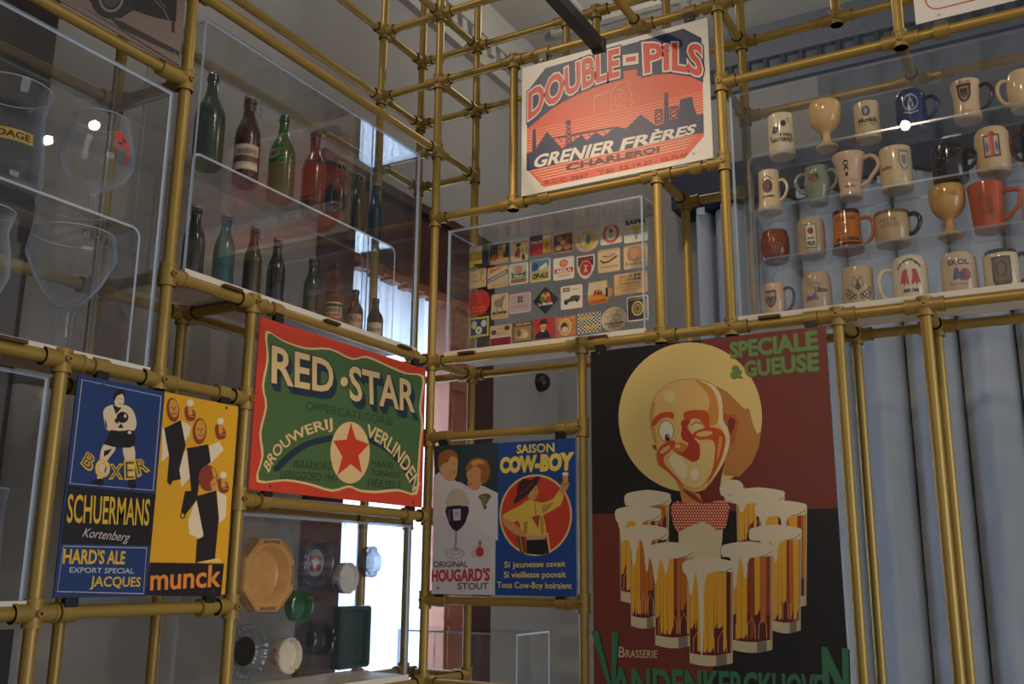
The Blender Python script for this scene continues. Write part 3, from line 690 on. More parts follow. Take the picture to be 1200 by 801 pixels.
A.part('picture', t)
Y2 = (236, 208, 96)
A.text('SAISON', ((118,48),(301,37),(301,80),(118,88)), Y2, .03); A.text('COW-BOY', ((38,114),(390,88),(385,166),(38,182)), Y2, .07); A.part('headline_lettering', t)
A.text('Si jeunesse savait', ((55,622),(356,618),(356,656),(55,662)), Y2, .012); A.text('Si vieillesse pouvait', ((53,672),(358,670),(358,710),(53,712)), Y2, .012); A.text('Tous Cow-Boy boiraient', ((20,722),(388,726),(388,766),(20,762)), Y2, .012)
A.part('lettering', t)
clip(t, 'Y', .57, LV['T'], True); clip(t, 'Y', .57, LV['W'], False)
# ---- the large poster
zB, zT_ = hY(845, 828, -SP).z, hY(693, 412, -SP).z
xL, xR = hY(694, 600, -SP).x, hY(982, 600, -SP).x
t, A = sign('poster_panel', 'Y', -SP, ((xL, zB), (xR, zT_)), (26, 22, 24), 'large poster of a grinning winking bald man in a spotted bow tie behind beer glasses', 'poster')
RB = (118, 50, 40)
xm = (xL+xR)/2; zm = hY(694, 602, -SP).z
def wput(x, z): p = Vector((x, -SP, z))-CAM; return (600+FPX*p.dot(RT)/p.dot(FW), 400.5-FPX*p.dot(UP)/p.dot(FW))
A.crop = None
A.poly([wput(xm, zm), wput(xm, zT_), wput(xR, zT_), wput(xR, zm)], RB); A.poly([wput(xL, zB), wput(xL, zm), wput(xm, zm), wput(xm, zB)], RB)
A.crop = (680, 370, 3.482)
HAL = (228, 198, 122)
A.circ((449,413), 293, 305, HAL, 0, 64)
A.poly([(555,285),(600,310),(668,378),(690,378),(704,440),(722,480),(738,470),(730,530),(700,600),(650,655),(585,650),(590,560)], (188, 124, 62))
A.crop = (750, 430, 4.715)
FC, O1, O2 = (232, 188, 108), (206, 84, 38), (186, 60, 34)
A.poly([(195,610),(222,690),(238,770),(330,800),(420,770),(436,690),(475,500),(345,680)], (214, 136, 62)); A.poly([(475,500),(450,600),(436,690),(425,760),(350,760),(330,700),(300,690),(360,680),(420,600),(455,540)], (122, 44, 30)); A.poly([(236,672),(300,700),(350,755),(300,735),(262,705)], (140, 56, 32), 2)
A.poly([(455,250),(490,262),(522,262),(545,300),(532,360),(522,418),(502,425),(488,380),(465,330)], (190, 92, 44), 2); A.poly([(486,300),(505,275),(528,300),(515,345),(498,370)], (130, 50, 30), 2)
A.poly([(66,430),(86,430),(94,460),(76,452)], (150, 70, 36))
HEAD = [(62,332),(56,260),(72,190),(110,130),(170,86),(240,68),(330,70),(400,95),(440,140),(456,205),(460,290),(480,330),(496,390),(490,450),(465,520),(430,580),(390,640),(340,682),(290,685),(240,662),(200,622),(150,572),(108,542),(92,490),(92,440),(74,390)]
A.line(smooth(HEAD, 3), 4, (110, 60, 30), True); A.poly(HEAD, FC, 3)
A.poly([(300,72),(360,84),(405,120),(428,200),(432,300),(385,325),(372,260),(385,190),(360,130)], (214, 144, 58), 2); A.circ((165,160), 34, 34, (234, 206, 140)); A.poly([(62,330),(58,250),(74,190),(84,200),(74,260),(80,330),(96,420),(86,430)], (216, 150, 66))
A.poly([(322,72),(400,97),(442,142),(457,205),(460,290),(482,330),(497,390),(490,450),(465,520),(430,582),(396,632),(432,560),(462,480),(472,410),(458,345),(432,310),(440,250),(430,180),(400,120),(360,90)], (238, 212, 160), 2)
A.poly([(64,318),(78,282),(110,256),(150,246),(186,254),(184,288),(150,276),(110,292),(82,326)], O1, 2); A.poly([(238,268),(262,242),(330,236),(378,250),(384,330),(360,334),(330,290),(290,284),(262,300)], O1, 2)
A.poly([(238,290),(280,296),(262,330),(290,372),(330,350),(386,330),(392,350),(330,364),(300,392),(330,430),(328,500),(296,524),(254,502),(190,466),(240,470),(268,420),(234,400),(222,330)], O2, 2)
A.circ((145,352), 42, 58, (234, 216, 176), -.1); A.circ((148,352), 34, 48, (240, 228, 200), -.1); A.circ((152,390), 13, 21, (34, 26, 24)); A.circ((156,382), 4, 6, (240, 230, 210)); A.ring((145,352), 44, 60, 4, (190, 110, 50))
A.circ((310,330), 33, 27, (232, 204, 142)); A.line([(280,322),(310,304),(340,312)], 5, (120, 50, 30)); A.poly([(196,300),(212,280),(232,330),(222,410),(196,380)], (232, 190, 110))
A.circ((222,446), 42, 30, (222, 122, 58)); A.circ((208,436), 16, 11, (238, 186, 120)); A.line([(186,458),(210,474),(246,470),(264,446)], 4, (140, 50, 30))
A.poly([(94,480),(112,440),(150,412),(190,404),(194,436),(150,478),(132,500),(140,540),(205,610),(246,662),(196,620),(150,572),(108,542)], O1, 2); A.circ((140,455), 34, 13, (232, 180, 100), -.6)
A.poly([(290,372),(330,344),(400,332),(452,350),(474,392),(468,440),(444,520),(402,600),(366,650),(396,580),(412,510),(416,430),(384,398),(330,402)], O1, 2); A.circ((356,368), 46, 15, (234, 186, 106), -.12); A.poly([(440,380),(456,400),(444,470),(424,520),(430,450)], (230, 150, 70), 2)
A.poly([(150,505),(190,470),(250,504),(292,526),(330,502),(340,430),(396,404),(414,432),(410,512),(384,600),(340,664),(292,672),(246,648),(196,590)], (232, 198, 124), 2); A.line([(150,498),(180,492),(214,482)], 3, (160, 80, 40)); A.poly([(160,510),(190,480),(230,500),(260,560),(250,620),(200,580)], (238, 218, 168), 2); A.circ((302,592), 24, 30, (242, 224, 180)); A.line([(240,648),(290,674),(340,664),(384,604)], 4, (196, 110, 50))
# suit, shirt, bow tie
A.crop = (680, 560, 3.324)
A.poly([(315,150),(362,128),(400,250),(345,250)], (24, 18, 20)); A.poly([(560,122),(640,148),(682,158),(655,190),(664,250),(545,262),(545,180)], (24, 18, 20))
SHI = (222, 200, 160)
A.poly([(382,200),(410,192),(480,168),(532,196),(556,190),(548,315),(440,330),(384,255)], SHI)
TIE = [(354,108),(380,90),(430,102),(470,98),(520,92),(560,84),(582,108),(576,150),(566,190),(532,202),(480,170),(410,196),(376,206),(360,168)]
A.poly(TIE, (196, 64, 48), 2)
def inside(p, P):
    c = False
    for i in range(len(P)):
        (x0, y0), (x1, y1) = P[i-1], P[i]
        if (y0 > p[1]) != (y1 > p[1]) and p[0] < (x1-x0)*(p[1]-y0)/(y1-y0)+x0: c = not c
    return c
for j in range(11):
    for i in range(21):
        p = (358+i*11+(j % 2)*5.5, 92+j*11)
        if inside(p, TIE): 
            vs = [A._c(q) for q in ell(p, 3.3, 3.6, 8)]; A._emit(vs, [tuple(range(8))], (238, 210, 160))
AMB, GLD, BRN, FOA = (196, 104, 34), (232, 166, 40), (96, 30, 24), (226, 208, 176)
def beer(x0, x1, yt, yb, fx0, fx1, seed, drips):
    """a beer glass drawn on the poster: base, streaky beer, foam cap with drips"""
    rnd = random.Random(seed); w = x1-x0
    A.poly([(x0-2,yt+20),(x1+2,yt+20),(x1-1,yb-14)]+[(x1-2-(w-6)*k/8, yb-14+12*math.sin(math.pi*k/8)) for k in range(9)]+[(x0+3,yb-14)], (210, 190, 150)); A.poly([(x0+w*.62,yb-46),(x0+w*.86,yb-48),(x0+w*.86,yb-8),(x0+w*.62,yb-4)], (130, 120, 104))
    A.poly([(x0+2,yt+20),(x1-2,yt+20),(x1-4,yb-54)]+[(x1-4-(w-9)*k/8, yb-54+10*math.sin(math.pi*k/8)) for k in range(9)]+[(x0+5,yb-54)], BRN)
    if yb-yt < 160: yb = yt+20
    x = x0+4
    while x < x1-10 and yb-yt > 100:
        ww = rnd.uniform(9, 26); e = min(x+ww, x1-3); f = (x-x0)/w
        c = GLD if f < .36 else rnd.choice([AMB, BRN, GLD, (150, 60, 28)])
        a = yb-rnd.choice([56, 60, 120, 150]); A.poly([(x,yt+24),(e,yt+24),(e,a-rnd.uniform(0,50)),((x+e)/2,a),(x+2,a)], c); x = e
    for k in range(3 if yb-yt > 100 else 0): xx = x0+w*(.2+.28*k); A.line([(xx-w*.1,yb-56),(xx-w*.09,yb-110),(xx,yb-140),(xx+w*.09,yb-110),(xx+w*.1,yb-56)], 2.5, (226, 170, 110))
    if yb-yt > 100: A.poly([(x1-9,yt+22),(x1-4,yt+22),(x1-6,yb-14),(x1-10,yb-14)], (206, 160, 100))
    P = [(fx0+8,yt+4),((fx0+fx1)/2-20,yt-8),((fx0+fx1)/2+20,yt-8),(fx1-6,yt+4),(fx1,yt+20),(fx1-6,yt+48)]
    for dx, dl in drips[::-1]:
        P += [(fx0+dx+20,yt+56),(fx0+dx+11,yt+66+dl*.6),(fx0+dx+6,yt+64+dl*1.15),(fx0+dx-2,yt+66+dl*1.15),(fx0+dx-8,yt+62+dl*.5),(fx0+dx-18,yt+54)]
    P += [(fx0+4,yt+52),(fx0-2,yt+26)]
    A.poly(P, FOA, 2); A.line([(fx1-60,yt+52),(fx1-30,yt+46),(fx1-4,yt+30)], 3, (140, 116, 90))
beer(560,640,15,100,545,636,1,[(30,10)]); beer(610,790,45,300,588,796,2,[(40,20),(120,10)]); beer(190,345,55,300,174,352,3,[(50,15)])
beer(700,882,95,510,682,882,4,[(30,30),(110,40)]); beer(155,300,115,492,137,316,5,[(26,60),(90,20)]); beer(745,860,190,606,660,862,6,[(60,20),(100,60)])
beer(195,300,190,588,168,342,7,[(40,70),(90,90)]); beer(590,750,255,682,552,752,8,[(50,90),(90,60)]); beer(290,440,258,664,262,446,9,[(30,70),(70,40)]); beer(424,596,318,734,400,596,10,[(30,60),(72,255)])
A.part('picture', t)
GN = (112, 138, 78)
A.crop = (680, 370, 3.482)
for s, q in (('SPECIALE', ((612,110),(962,62),(968,134),(614,170))), ('&', ((614,206),(656,200),(656,248),(614,252))), ('GUEUSE', ((670,188),(968,150),(972,220),(674,246)))):
    A.text(s, q, (70, 92, 56), .045, dx=3, dy=4); A.text(s, q, GN, .04)
A.part('headline_lettering', t)
A.crop = (680, 560, 3.324)
A.text('B', ((149,656),(174,657),(174,697),(149,696)), (214, 190, 150), .0); A.text('RASSERIE', ((178,668),(300,670),(300,700),(178,698)), (214, 190, 150), .0)
for d, col in ((6, (28, 48, 36)), (0, (62, 120, 84))):
    A.text('V', ((58,628),(140,634),(148,870),(112,870)), col, .04, dx=d, dy=d*.5); A.text('ANDENKERCKHOVE', ((122,738),(940,768),(944,868),(122,864)), col, .03, dx=d, dy=d*.5); A.text('N', ((946,668),(1038,674),(1044,870),(952,870)), col, .04, dx=d, dy=d*.5)
A.part('lettering', t)
for a in (.73, 1.46): clip(t, 'Y', a, LV['S'], True)
# ---- dark picture panel at top left
yr = hX(210, 78, SP).y; z0 = hX(210, 80, SP).z
t, A = sign('poster_panel', 'X', SP, ((yr-.95, z0), (yr, z0+.62)), (120, 100, 92), 'dark picture panel with a round wheel shape at the top left corner', 'poster')
A.crop = (0, 0, 5)
A.poly([(520,0),(590,60),(700,110),(780,60),(900,100),(1030,130),(1040,-80),(520,-80)], (22, 22, 30)); A.circ((650,-10), 118, 120, (34, 32, 38)); A.ring((650,-20), 75, 92, 14, (128, 112, 104)); A.circ((650,-20), 50, 62, (70, 62, 62))
A.poly([(640,100),(720,130),(1050,300),(1050,330),(700,165)], (40, 34, 36)); A.poly([(480,40),(520,60),(1050,395),(1050,380)], (64, 52, 50)); A.line([(905,0),(960,60),(990,120)], 5, (120, 116, 116)); A.line([(930,0),(975,50)], 4, (110, 106, 106)); A.poly([(1005,130),(1022,130),(1022,195),(1005,185)], (30, 26, 28))
A.part('picture', t)
clip(t, 'X', hX(195, 75, 0).y, LV['E'], False)
# ---- white panel at top right
x0 = hY(1072, 15, -SP).x; z0 = hY(1072, 29, -SP).z
t, A = sign('enamel_sign', 'Y', -SP, ((x0, z0), (x0+.55, z0+.5)), (224, 216, 208), 'white sign with a thin red rounded border at the top right corner')
px0, pz0 = x0+.035, z0+.035
pp = [wput(px0+p[0], pz0+p[1]) for p in rrect(0, 0, .48, .43, .04)]
A.line(pp, 1.7, (186, 60, 56), True); A.part('red_border', t)
clip(t, 'Y', x0+.07, LV['B'], False)
# ---- black panel at bottom left
t, A = sign('poster_panel', 'X', SP, ((-2.3, .9), (hX(14, 760, SP).y, hX(10, 737, SP).z)), (18, 18, 20), 'plain black panel in the bottom left corner below the lowest pipe', 'poster')
clip(t, 'X', -1.78, LV['W'], True)
# ================================================================== beer mats
G8 = (510, 220, 4.0036); MY = .205
CT, WT, RE, NVY, GRN, YLW, BKK = (222, 194, 152), (230, 224, 210), (200, 58, 46), (36, 48, 84), (90, 130, 84), (224, 186, 62), (30, 28, 30)
def mat(cx, cy, w, h, shape, rgb, label, draw):
    P = lambda x, y: hY(G8[0]+x/G8[2], G8[1]+y/G8[2], MY)
    l, r, b, tp = P(cx-w/2, cy), P(cx+w/2, cy), P(cx, cy+h/2), P(cx, cy-h/2)
    hw, hh = (r.x-l.x)/2*.98, (tp.z-b.z)/2*.94; c = Vector(((l.x+r.x)/2, MY, (tp.z+b.z)/2))
    t = thing('beer_mat', (c.x, MY, c.z-hh), label, 'beer mat', 'beer mats on the clear back panel')
    sh = {'sq': rrect(-1, -1, 1, 1, .16), 'hard': rrect(-1, -1, 1, 1, .03, 2), 'circ': ell((0, 0), 1, 1, 40), 'dia': [(0, -1), (1, 0), (0, 1), (-1, 0)],
          'shield': [(-1, 1), (1, 1), (1, .1), (.9, -.3), (.6, -.72), (.25, -.95), (0, -1), (-.25, -.95), (-.6, -.72), (-.9, -.3), (-1, .1)],
          'glass': [(-.78, .96), (.62, .98), (.7, .3), (1, .2), (.98, -.35), (.72, -.5), (.6, -.9), (-.6, -1), (-.85, -.7), (-.92, -.1)]}[shape]
    n = len(sh); F = lambda u, v, y: (c.x+u*hw, y, c.z+v*hh)
    m = MB(); k = ink(rgb)
    tri = geometry.tessellate_polygon([[Vector((p[0], p[1], 0)) for p in sh]])
    m.add([F(u, v, MY) for u, v in sh], tri, k); m.add([F(u, v, MY+.0025) for u, v in sh], tri, k)
    m.add([F(u, v, MY) for u, v in sh]+[F(u, v, MY+.0025) for u, v in sh], [(i, (i+1) % n, n+(i+1) % n, n+i) for i in range(n)], k)
    m.build('card', t)
    A = Art(lambda u, v, h: Vector(F(u, v, MY-h)))
    if draw: draw(A); A.part('print', t)
    return t
TX = lambda A, s, x0, y1, x1, y0, c, b=.03: A.text(s, ((x0, y1), (x1, y1), (x1, y0), (x0, y0)), c, b)
BX = lambda A, x0, y0, x1, y1, c: A.poly([(x0, y0), (x1, y0), (x1, y1), (x0, y1)], c)
def d1(A): BX(A,-1,-1,.3,.55,YLW); BX(A,.3,-1,.98,1,NVY); BX(A,.35,.4,.98,.98,(70,104,60)); BX(A,-.98,.55,.3,.98,(170,176,180)); BX(A,-.5,-1,.3,-.75,(70,50,30)); A.circ((-.5,0),.25,.3,(240,206,90))
def d2(A): BX(A,-.98,-.98,.98,-.45,(196,160,130)); BX(A,-.2,-.5,.4,.5,(196,146,90)); A.circ((.1,.6),.3,.28,(150,110,80)); BX(A,.55,-.3,.98,.98,(30,60,64)); A.circ((-.6,-.3),.3,.35,(160,80,50)); BX(A,.35,.1,.6,.9,(180,150,110))
def d3(A): A.poly([(-.6,-.4),(-.2,.5),(.1,.2),(0,-.6)],RE); A.circ((-.1,.7),.3,.2,BKK); BX(A,.15,-.5,.75,.6,(236,214,170)); A.poly([(.3,-.9),(.7,-.9),(.6,-.4),(.4,-.3)],BKK); TX(A,'BRUNE',-.8,.98,.9,.82,(150,60,50),.02); A.circ((.4,.1),.2,.25,(220,180,110))
def d4(A): BX(A,-.98,.3,.2,.98,(60,22,52)); BX(A,-.98,-.98,.2,.3,(196,40,46)); BX(A,.2,-.98,.98,.98,(222,160,70)); A.poly([(.3,-.8),(.85,-.8),(.95,.5),(.2,.5)],YLW); BX(A,.2,.5,.98,.85,(236,220,180)); A.circ((.55,-.1),.22,.3,(196,110,40)); TX(A,'PALM',-.85,.42,.1,.16,WT,.03)
def d5(A): BX(A,-.9,-.9,.9,.9,(96,40,36)); A.circ((-.3,.4),.3,.3,(180,110,80)); A.circ((.4,.3),.35,.3,(150,70,50)); A.circ((.4,-.4),.4,.35,(196,120,84)); A.circ((-.45,-.45),.35,.3,(210,170,130)); A.circ((0,0),.25,.25,(226,196,160))
def d6(A): A.circ((0,-.05),.68,.68,(150,170,190)); A.circ((0,-.05),.62,.62,YLW); A.circ((.12,0),.2,.4,(60,120,150)); TX(A,'V',-.5,.3,-.1,-.4,WT,.05); BX(A,-.85,.1,.85,.15,(200,170,80))
def d7(A): A.ring((0,-.05),.78,.86,.26,(206,86,84)); A.circ((0,.2),.2,.2,GRN); A.circ((0,-.25),.22,.25,(190,196,170)); TX(A,'BIERES',-.4,.76,.4,.6,WT,.03); BX(A,-.95,.0,.95,.04,(190,110,100))
def d8(A): TX(A,'SAFIR',-.85,1.0,.85,.66,BKK,.06); BX(A,-.98,.3,.98,.37,(206,170,80)); A.poly([(-.3,.45),(.35,.45),(.3,-.05),(-.2,-.05)],YLW); A.poly([(-.3,-.15),(.4,-.15),(.1,-.4)],(150,150,160)); BX(A,-.1,-.75,.15,-.4,(150,150,170))
def d9(A): A.line([(.2,.6),(.5,.3),(.3,-.1),(.6,-.4)],.16,(150,160,80)); TX(A,'GUEUZE',-.85,.35,.1,.12,(150,110,60),.0); TX(A,'LAMBIC',-.85,-.2,.2,-.4,(120,100,60),.0); A.circ((.5,.5),.25,.25,(170,180,100))
def d10(A): A.poly([(-.8,.4),(.1,.7),(.5,.9),(-.7,.8)],(210,110,80)); A.poly([(-.95,-.5),(.95,.2),(.95,.62),(-.95,-.1)],NVY); A.text('KRIEKBIER',((-.85,-.16),(.85,.5),(.85,.26),(-.85,-.4)),WT,.03); TX(A,'de blonde',-.5,-.62,.85,-.85,(206,120,70),.0)
def d11(A): BX(A,-.82,-.84,.82,.84,(188,196,180)); BX(A,-.8,-.84,.8,-.5,(150,120,80)); A.circ((0,.35),.42,.4,(206,130,110)); A.poly([(-.8,.2),(-.4,.0),(.4,0),(.8,.2),(.7,-.4),(-.7,-.4)],(60,120,96)); TX(A,'Pilsen',-.5,-.1,.5,-.34,WT,.03)
def d12(A): A.poly(rrect(-.88,-.88,.88,.88,.1),(190,186,150)); A.poly([(-.88,.88),(.88,.88),(.88,.3),(-.88,-.1)],(90,140,176)); A.circ((-.5,.35),.3,.35,(50,90,150)); BX(A,-.85,-.86,.85,-.4,YLW); TX(A,'OP-ALE',-.7,-.28,.75,-.72,BKK,.05); A.poly([(-.2,.2),(.6,.6),(.7,.3),(0,0)],(224,220,196))
def d13(A): A.circ((0,.45),.42,.34,(210,90,60)); A.circ((0,.45),.3,.2,(226,140,100)); BX(A,-.88,-.42,.88,.0,RE); TX(A,'AKILA',-.7,-.08,.7,-.36,WT,.06); BX(A,-.6,-.68,.6,-.6,(206,110,90))
def d14(A): A.poly([(-.85,.86),(.85,.86),(.85,.1),(0,-.2),(-.85,.1)],BKK); A.circ((0,-.12),.72,.66,WT); A.circ((0,-.12),.66,.6,(206,56,40)); TX(A,'Dubbel',-.7,.8,.7,.52,RE,.04); A.line([(-.2,.1),(.2,.1),(0,-.1),(-.15,-.45)],.12,WT); A.line([(0,-.1),(.2,-.45)],.12,WT)
def d15(A): A.circ((0,.4),.6,.28,(206,176,130)); A.line([(-.75,.1),(-.5,-.15),(.0,-.1),(.4,.1),(.75,.3)],.16,(64,52,40)); A.line([(-.6,.45),(0,.3),(.6,.55)],.08,(130,96,60)); TX(A,'trappiste',-.75,-.42,.8,-.66,(206,110,60),.02)
def d16(A): A.poly([(-.6,.75),(.4,.8),(.6,.3),(.5,-.3),(-.6,-.3)],(176,130,84),2); A.circ((-.1,.25),.35,.45,(206,140,90)); TX(A,'Brasserie',-.85,-.38,.5,-.72,(90,74,50),.0); BX(A,.55,-.3,.85,.5,(196,150,96))
def d17(A): A.line([(-.3,.7),(.2,.6),(-.1,.4),(.25,.2),(-.15,.05),(.2,-.1)],.06,(226,130,104)); TX(A,'Fruits',-.65,-.25,.65,-.48,(232,150,120),.0); TX(A,'Rouges',-.5,-.52,.6,-.75,(232,150,120),.0)
def d18(A): A.poly([(-.6,.45),(0,.6),(.5,.85),(.65,.75),(.45,.45),(.3,-.05),(-.1,-.1),(-.6,.1)],(150,140,124),2); A.line([(-.4,0),(-.3,-.4)],.1,(150,140,124)); A.line([(.2,0),(.3,-.35)],.1,(150,140,124)); TX(A,'BLONDE',-.8,-.42,.8,-.62,BKK,.06); TX(A,'DES FAGNES',-.75,-.68,.8,-.9,(196,120,60),.0)
def d19(A): A.poly(rrect(-.9,-.86,.9,.86,.12),(196,176,170)); BX(A,-.2,.05,.25,.68,(84,66,110)); BX(A,-.0,.05,.06,.68,(190,176,180)); BX(A,-.2,.33,.25,.4,(190,176,180)); TX(A,'cuve du prieur',-.75,-.25,.75,-.5,(110,90,110),.0)
def d20(A): A.circ((0,.3),.36,.3,(206,170,70)); A.circ((-.25,.1),.2,.2,(110,130,60)); A.circ((.22,.05),.22,.22,(190,60,50)); TX(A,'La Blonde',-.55,-.14,.55,-.36,WT,.04); A.circ((0,.5),.12,.12,(180,50,44))
def d21(A): BX(A,-.8,.5,-.15,.86,(150,70,60)); BX(A,-.5,.5,-.45,.86,WT); BX(A,-.8,.66,-.15,.7,WT); BX(A,.0,.62,.7,.68,(190,130,110)); A.poly([(-.7,-.5),(-.7,-.2),(-.2,-.1),(0,.1),(.5,.12),(.8,0),(.75,-.3)],(70,66,66)); A.circ((-.5,-.48),.16,.14,BKK); A.circ((.5,-.34),.16,.14,BKK)
def d22(A): A.poly([(-.8,.9),(.55,.94),(.6,-.2),(-.9,-.1)],(230,214,180)); A.poly([(-.9,-.2),(.6,-.2),(.56,-.85),(-.6,-.96),(-.84,-.7)],(222,160,40)); A.poly([(-.86,-.6),(.56,-.6),(.56,-.85),(-.6,-.96)],(196,100,36)); TX(A,'Ale',-.45,.2,.2,-.2,(190,50,40),.08); A.poly([(.6,.4),(.95,.1),(.9,-.3),(.6,-.4)],(206,150,100)); BX(A,.5,-.45,.66,.3,BKK)
def d23(A): TX(A,'SERVIS',-.7,.82,.1,.58,BKK,.0); TX(A,'DE BONNE',-.7,.48,.2,.24,BKK,.0); TX(A,'ESPERANCE',-.7,.14,.6,-.12,BKK,.0); BX(A,.2,.25,.6,.85,(90,64,60)); BX(A,.38,.25,.42,.85,CT); BX(A,.2,.52,.6,.58,CT); BX(A,-.9,-.3,.9,-.25,(150,110,60)); TX(A,'abbaye d aulne',-.7,-.45,.7,-.65,(150,96,60),.0)
def d24(A): BX(A,-.84,-.8,.84,.8,(30,56,110)); A.circ((-.5,.25),.28,.42,(206,206,196)); A.circ((.5,.3),.28,.36,(206,206,196)); A.circ((0,-.35),.34,.4,(226,220,200)); A.circ((0,-.35),.16,.2,(190,150,60))
def d25(A): BX(A,-.96,-.97,.96,-.2,(136,30,50)); BX(A,-.96,-.2,.96,-.1,WT); A.circ((-.65,.35),.26,.24,(96,66,50)); A.circ((.6,.65),.26,.24,(96,66,50)); TX(A,'HOEGAARDEN',-.3,.75,.4,.6,(190,80,70),.0); TX(A,'Grand Cru',-.4,.3,.4,.1,(120,60,60),.0)
def d26(A): BX(A,-.9,-.9,.9,.6,(176,140,90)); TX(A,'BIER-BIERE',-.7,.9,.8,.7,(226,190,130),.03); A.circ((-.1,-.2),.6,.5,(206,180,130)); A.circ((.3,-.35),.3,.3,(226,206,170)); A.circ((-.4,-.1),.25,.35,(130,96,60)); A.line([(-.8,.5),(.8,.58)],.06,(150,60,50))
def d27(A): A.poly([(-.9,-.98),(-.7,-.4),(-.1,-.2),(.4,-.3),(.7,-.98)],BKK); A.circ((-.05,.2),.28,.36,(226,186,90)); A.poly([(-.75,.35),(-.4,.5),(-.3,.85),(.25,.88),(.35,.5),(.75,.3),(.1,.42)],BKK,2); A.poly([(-.3,-.1),(.1,-.25),(.0,-.4),(-.2,-.35)],WT); A.line([(-.2,.05),(.1,.02)],.06,BKK)
def d28(A):
    for k in range(40): A_ = random.Random(k); BX(A, x:=A_.uniform(-.95,.75), y:=A_.uniform(-.95,.8), x+.2, y+.15, A_.choice([(226,180,70),(190,80,60),(210,130,90)]))
    A.circ((-.05,-.05),.62,.84,WT); A.circ((-.05,-.05),.55,.76,(222,170,50)); A.circ((-.15,-.1),.35,.5,(60,36,36)); A.circ((-.1,-.3),.3,.3,(226,210,190))
def d29(A):
    for i in range(12):
        for j in range(11):
            if (i+j) % 2: BX(A, -.97+i*1.94/12, -.97+j*1.94/11, -.97+(i+1)*1.94/12, -.97+(j+1)*1.94/11, BKK)
    A.text('MAES',((-.8,.62),(.3,.66),(.3,.4),(-.8,.36)),YLW,.1); A.text('TAART',((-.3,-.35),(.75,-.3),(.75,-.6),(-.3,-.64)),YLW,.1)
def d30(A):
    for x, y in ((-.45,.45),(0,.6),(.45,.45),(-.25,.15),(.25,.15)): A.ring((x,y),.27,.27,.05,(180,160,120),20)
    TX(A,'Gouden Carolus',-.75,-.2,.75,-.4,(90,30,30),.04); TX(A,'druppel',-.5,-.46,.55,-.68,(196,80,60),.03)
def d31(A): A.poly(rrect(-.88,-.9,.88,.9,.12),(42,34,32)); A.ring((0,0),.55,.6,.14,(206,180,110)); A.circ((0,.0),.34,.38,(150,130,60)); A.circ((0,0),.18,.2,(90,80,40)); A.line([(-.7,.75),(.7,.78)],.05,(190,180,160)); A.poly([(.5,-.9),(.98,-.85),(.8,-.55)],(130,150,120)); A.line([(.78,-.5),(.8,.7)],.08,(206,196,170))
MATS = [(207,320,94,100,'hard',YLW,'yellow and navy beer mat, first in the top row',d1),(303,310,90,100,'hard',(64,44,44),'dark picture beer mat with a brown figure, top row beside the yellow mat',d2),(395,298,80,98,'sq',CT,'cream beer mat with a red dancing figure in the top row',d3),(495,265,106,96,'hard',(150,40,46),'purple and red beer mat with a yellow beer glass',d4),(600,257,97,98,'sq',(206,160,130),'dark red-brown beer mat crowded with faces in the top row',d5),(712,243,116,124,'circ',CT,'round cream beer mat with a yellow disc and blue stroke',d6),(825,211,102,112,'sq',WT,'white beer mat with a red oval ring and green centre',d7),(941,202,114,110,'sq',WT,'white beer mat with black capital letters and a yellow cup, last in the top row',d8),
(200,423,80,95,'sq',CT,'plain cream beer mat with a green curl, first in the second row',d9),(293,418,98,106,'sq',CT,'cream beer mat crossed by a slanting navy band',d10),(392,402,90,106,'sq',WT,'white-edged beer mat with a green ribbon and pink circle',d11),(493,386,97,112,'sq',WT,'blue and yellow beer mat with dark capitals along its lower edge',d12),(603,377,100,112,'sq',WT,'white beer mat with a red lettered band under a red oval',d13),(706,371,86,118,'shield',WT,'shield-shaped black beer mat with a red disc',d14),(815,340,106,116,'sq',CT,'cream beer mat with a dark flowing line drawing',d15),(940,321,114,118,'sq',CT,'cream beer mat with a brown portrait, last in the second row',d16),
(207,538,100,126,'circ',(206,52,42),'round bright red beer mat at the left end of the third row',d17),(303,555,82,124,'sq',CT,'tall beige beer mat with a grey donkey',d18),(398,540,102,98,'sq',(222,204,190),'grey-pink beer mat with a small purple crest',d19),(518,527,122,136,'dia',(36,34,34),'black diamond-shaped beer mat with a colourful centre',d20),(640,512,104,116,'sq',WT,'white beer mat with a vintage car',d21),(770,490,124,118,'glass',(210,170,100),'cut-out beer mat in the shape of a glass of golden beer',d22),(918,447,160,106,'hard',(222,176,120),'wide tan beer mat with rows of black lettering and a crest',d23),
(205,652,92,98,'hard',(214,200,60),'navy beer mat with a bright yellow frame, first in the bottom row',d24),(307,692,102,104,'hard',(222,190,160),'cream and maroon beer mat in the bottom row',d25),(411,675,92,98,'sq',(96,72,50),'brown sepia beer mat in the bottom row',d26),(510,658,97,102,'hard',(206,52,56),'bright red beer mat with a man in a black hat',d27),(613,650,95,100,'hard',(206,130,90),'speckled orange beer mat with a pale oval',d28),(722,632,110,98,'hard',WT,'black and white chequered beer mat with yellow words',d29),(838,616,120,122,'circ',(226,206,176),'round pale beer mat with ring pattern, second from right in the bottom row',d30),(950,565,104,124,'sq',WT,'black beer mat with white edge and a yellow ring at the right end',d31)]
for a in MATS: mat(*a)
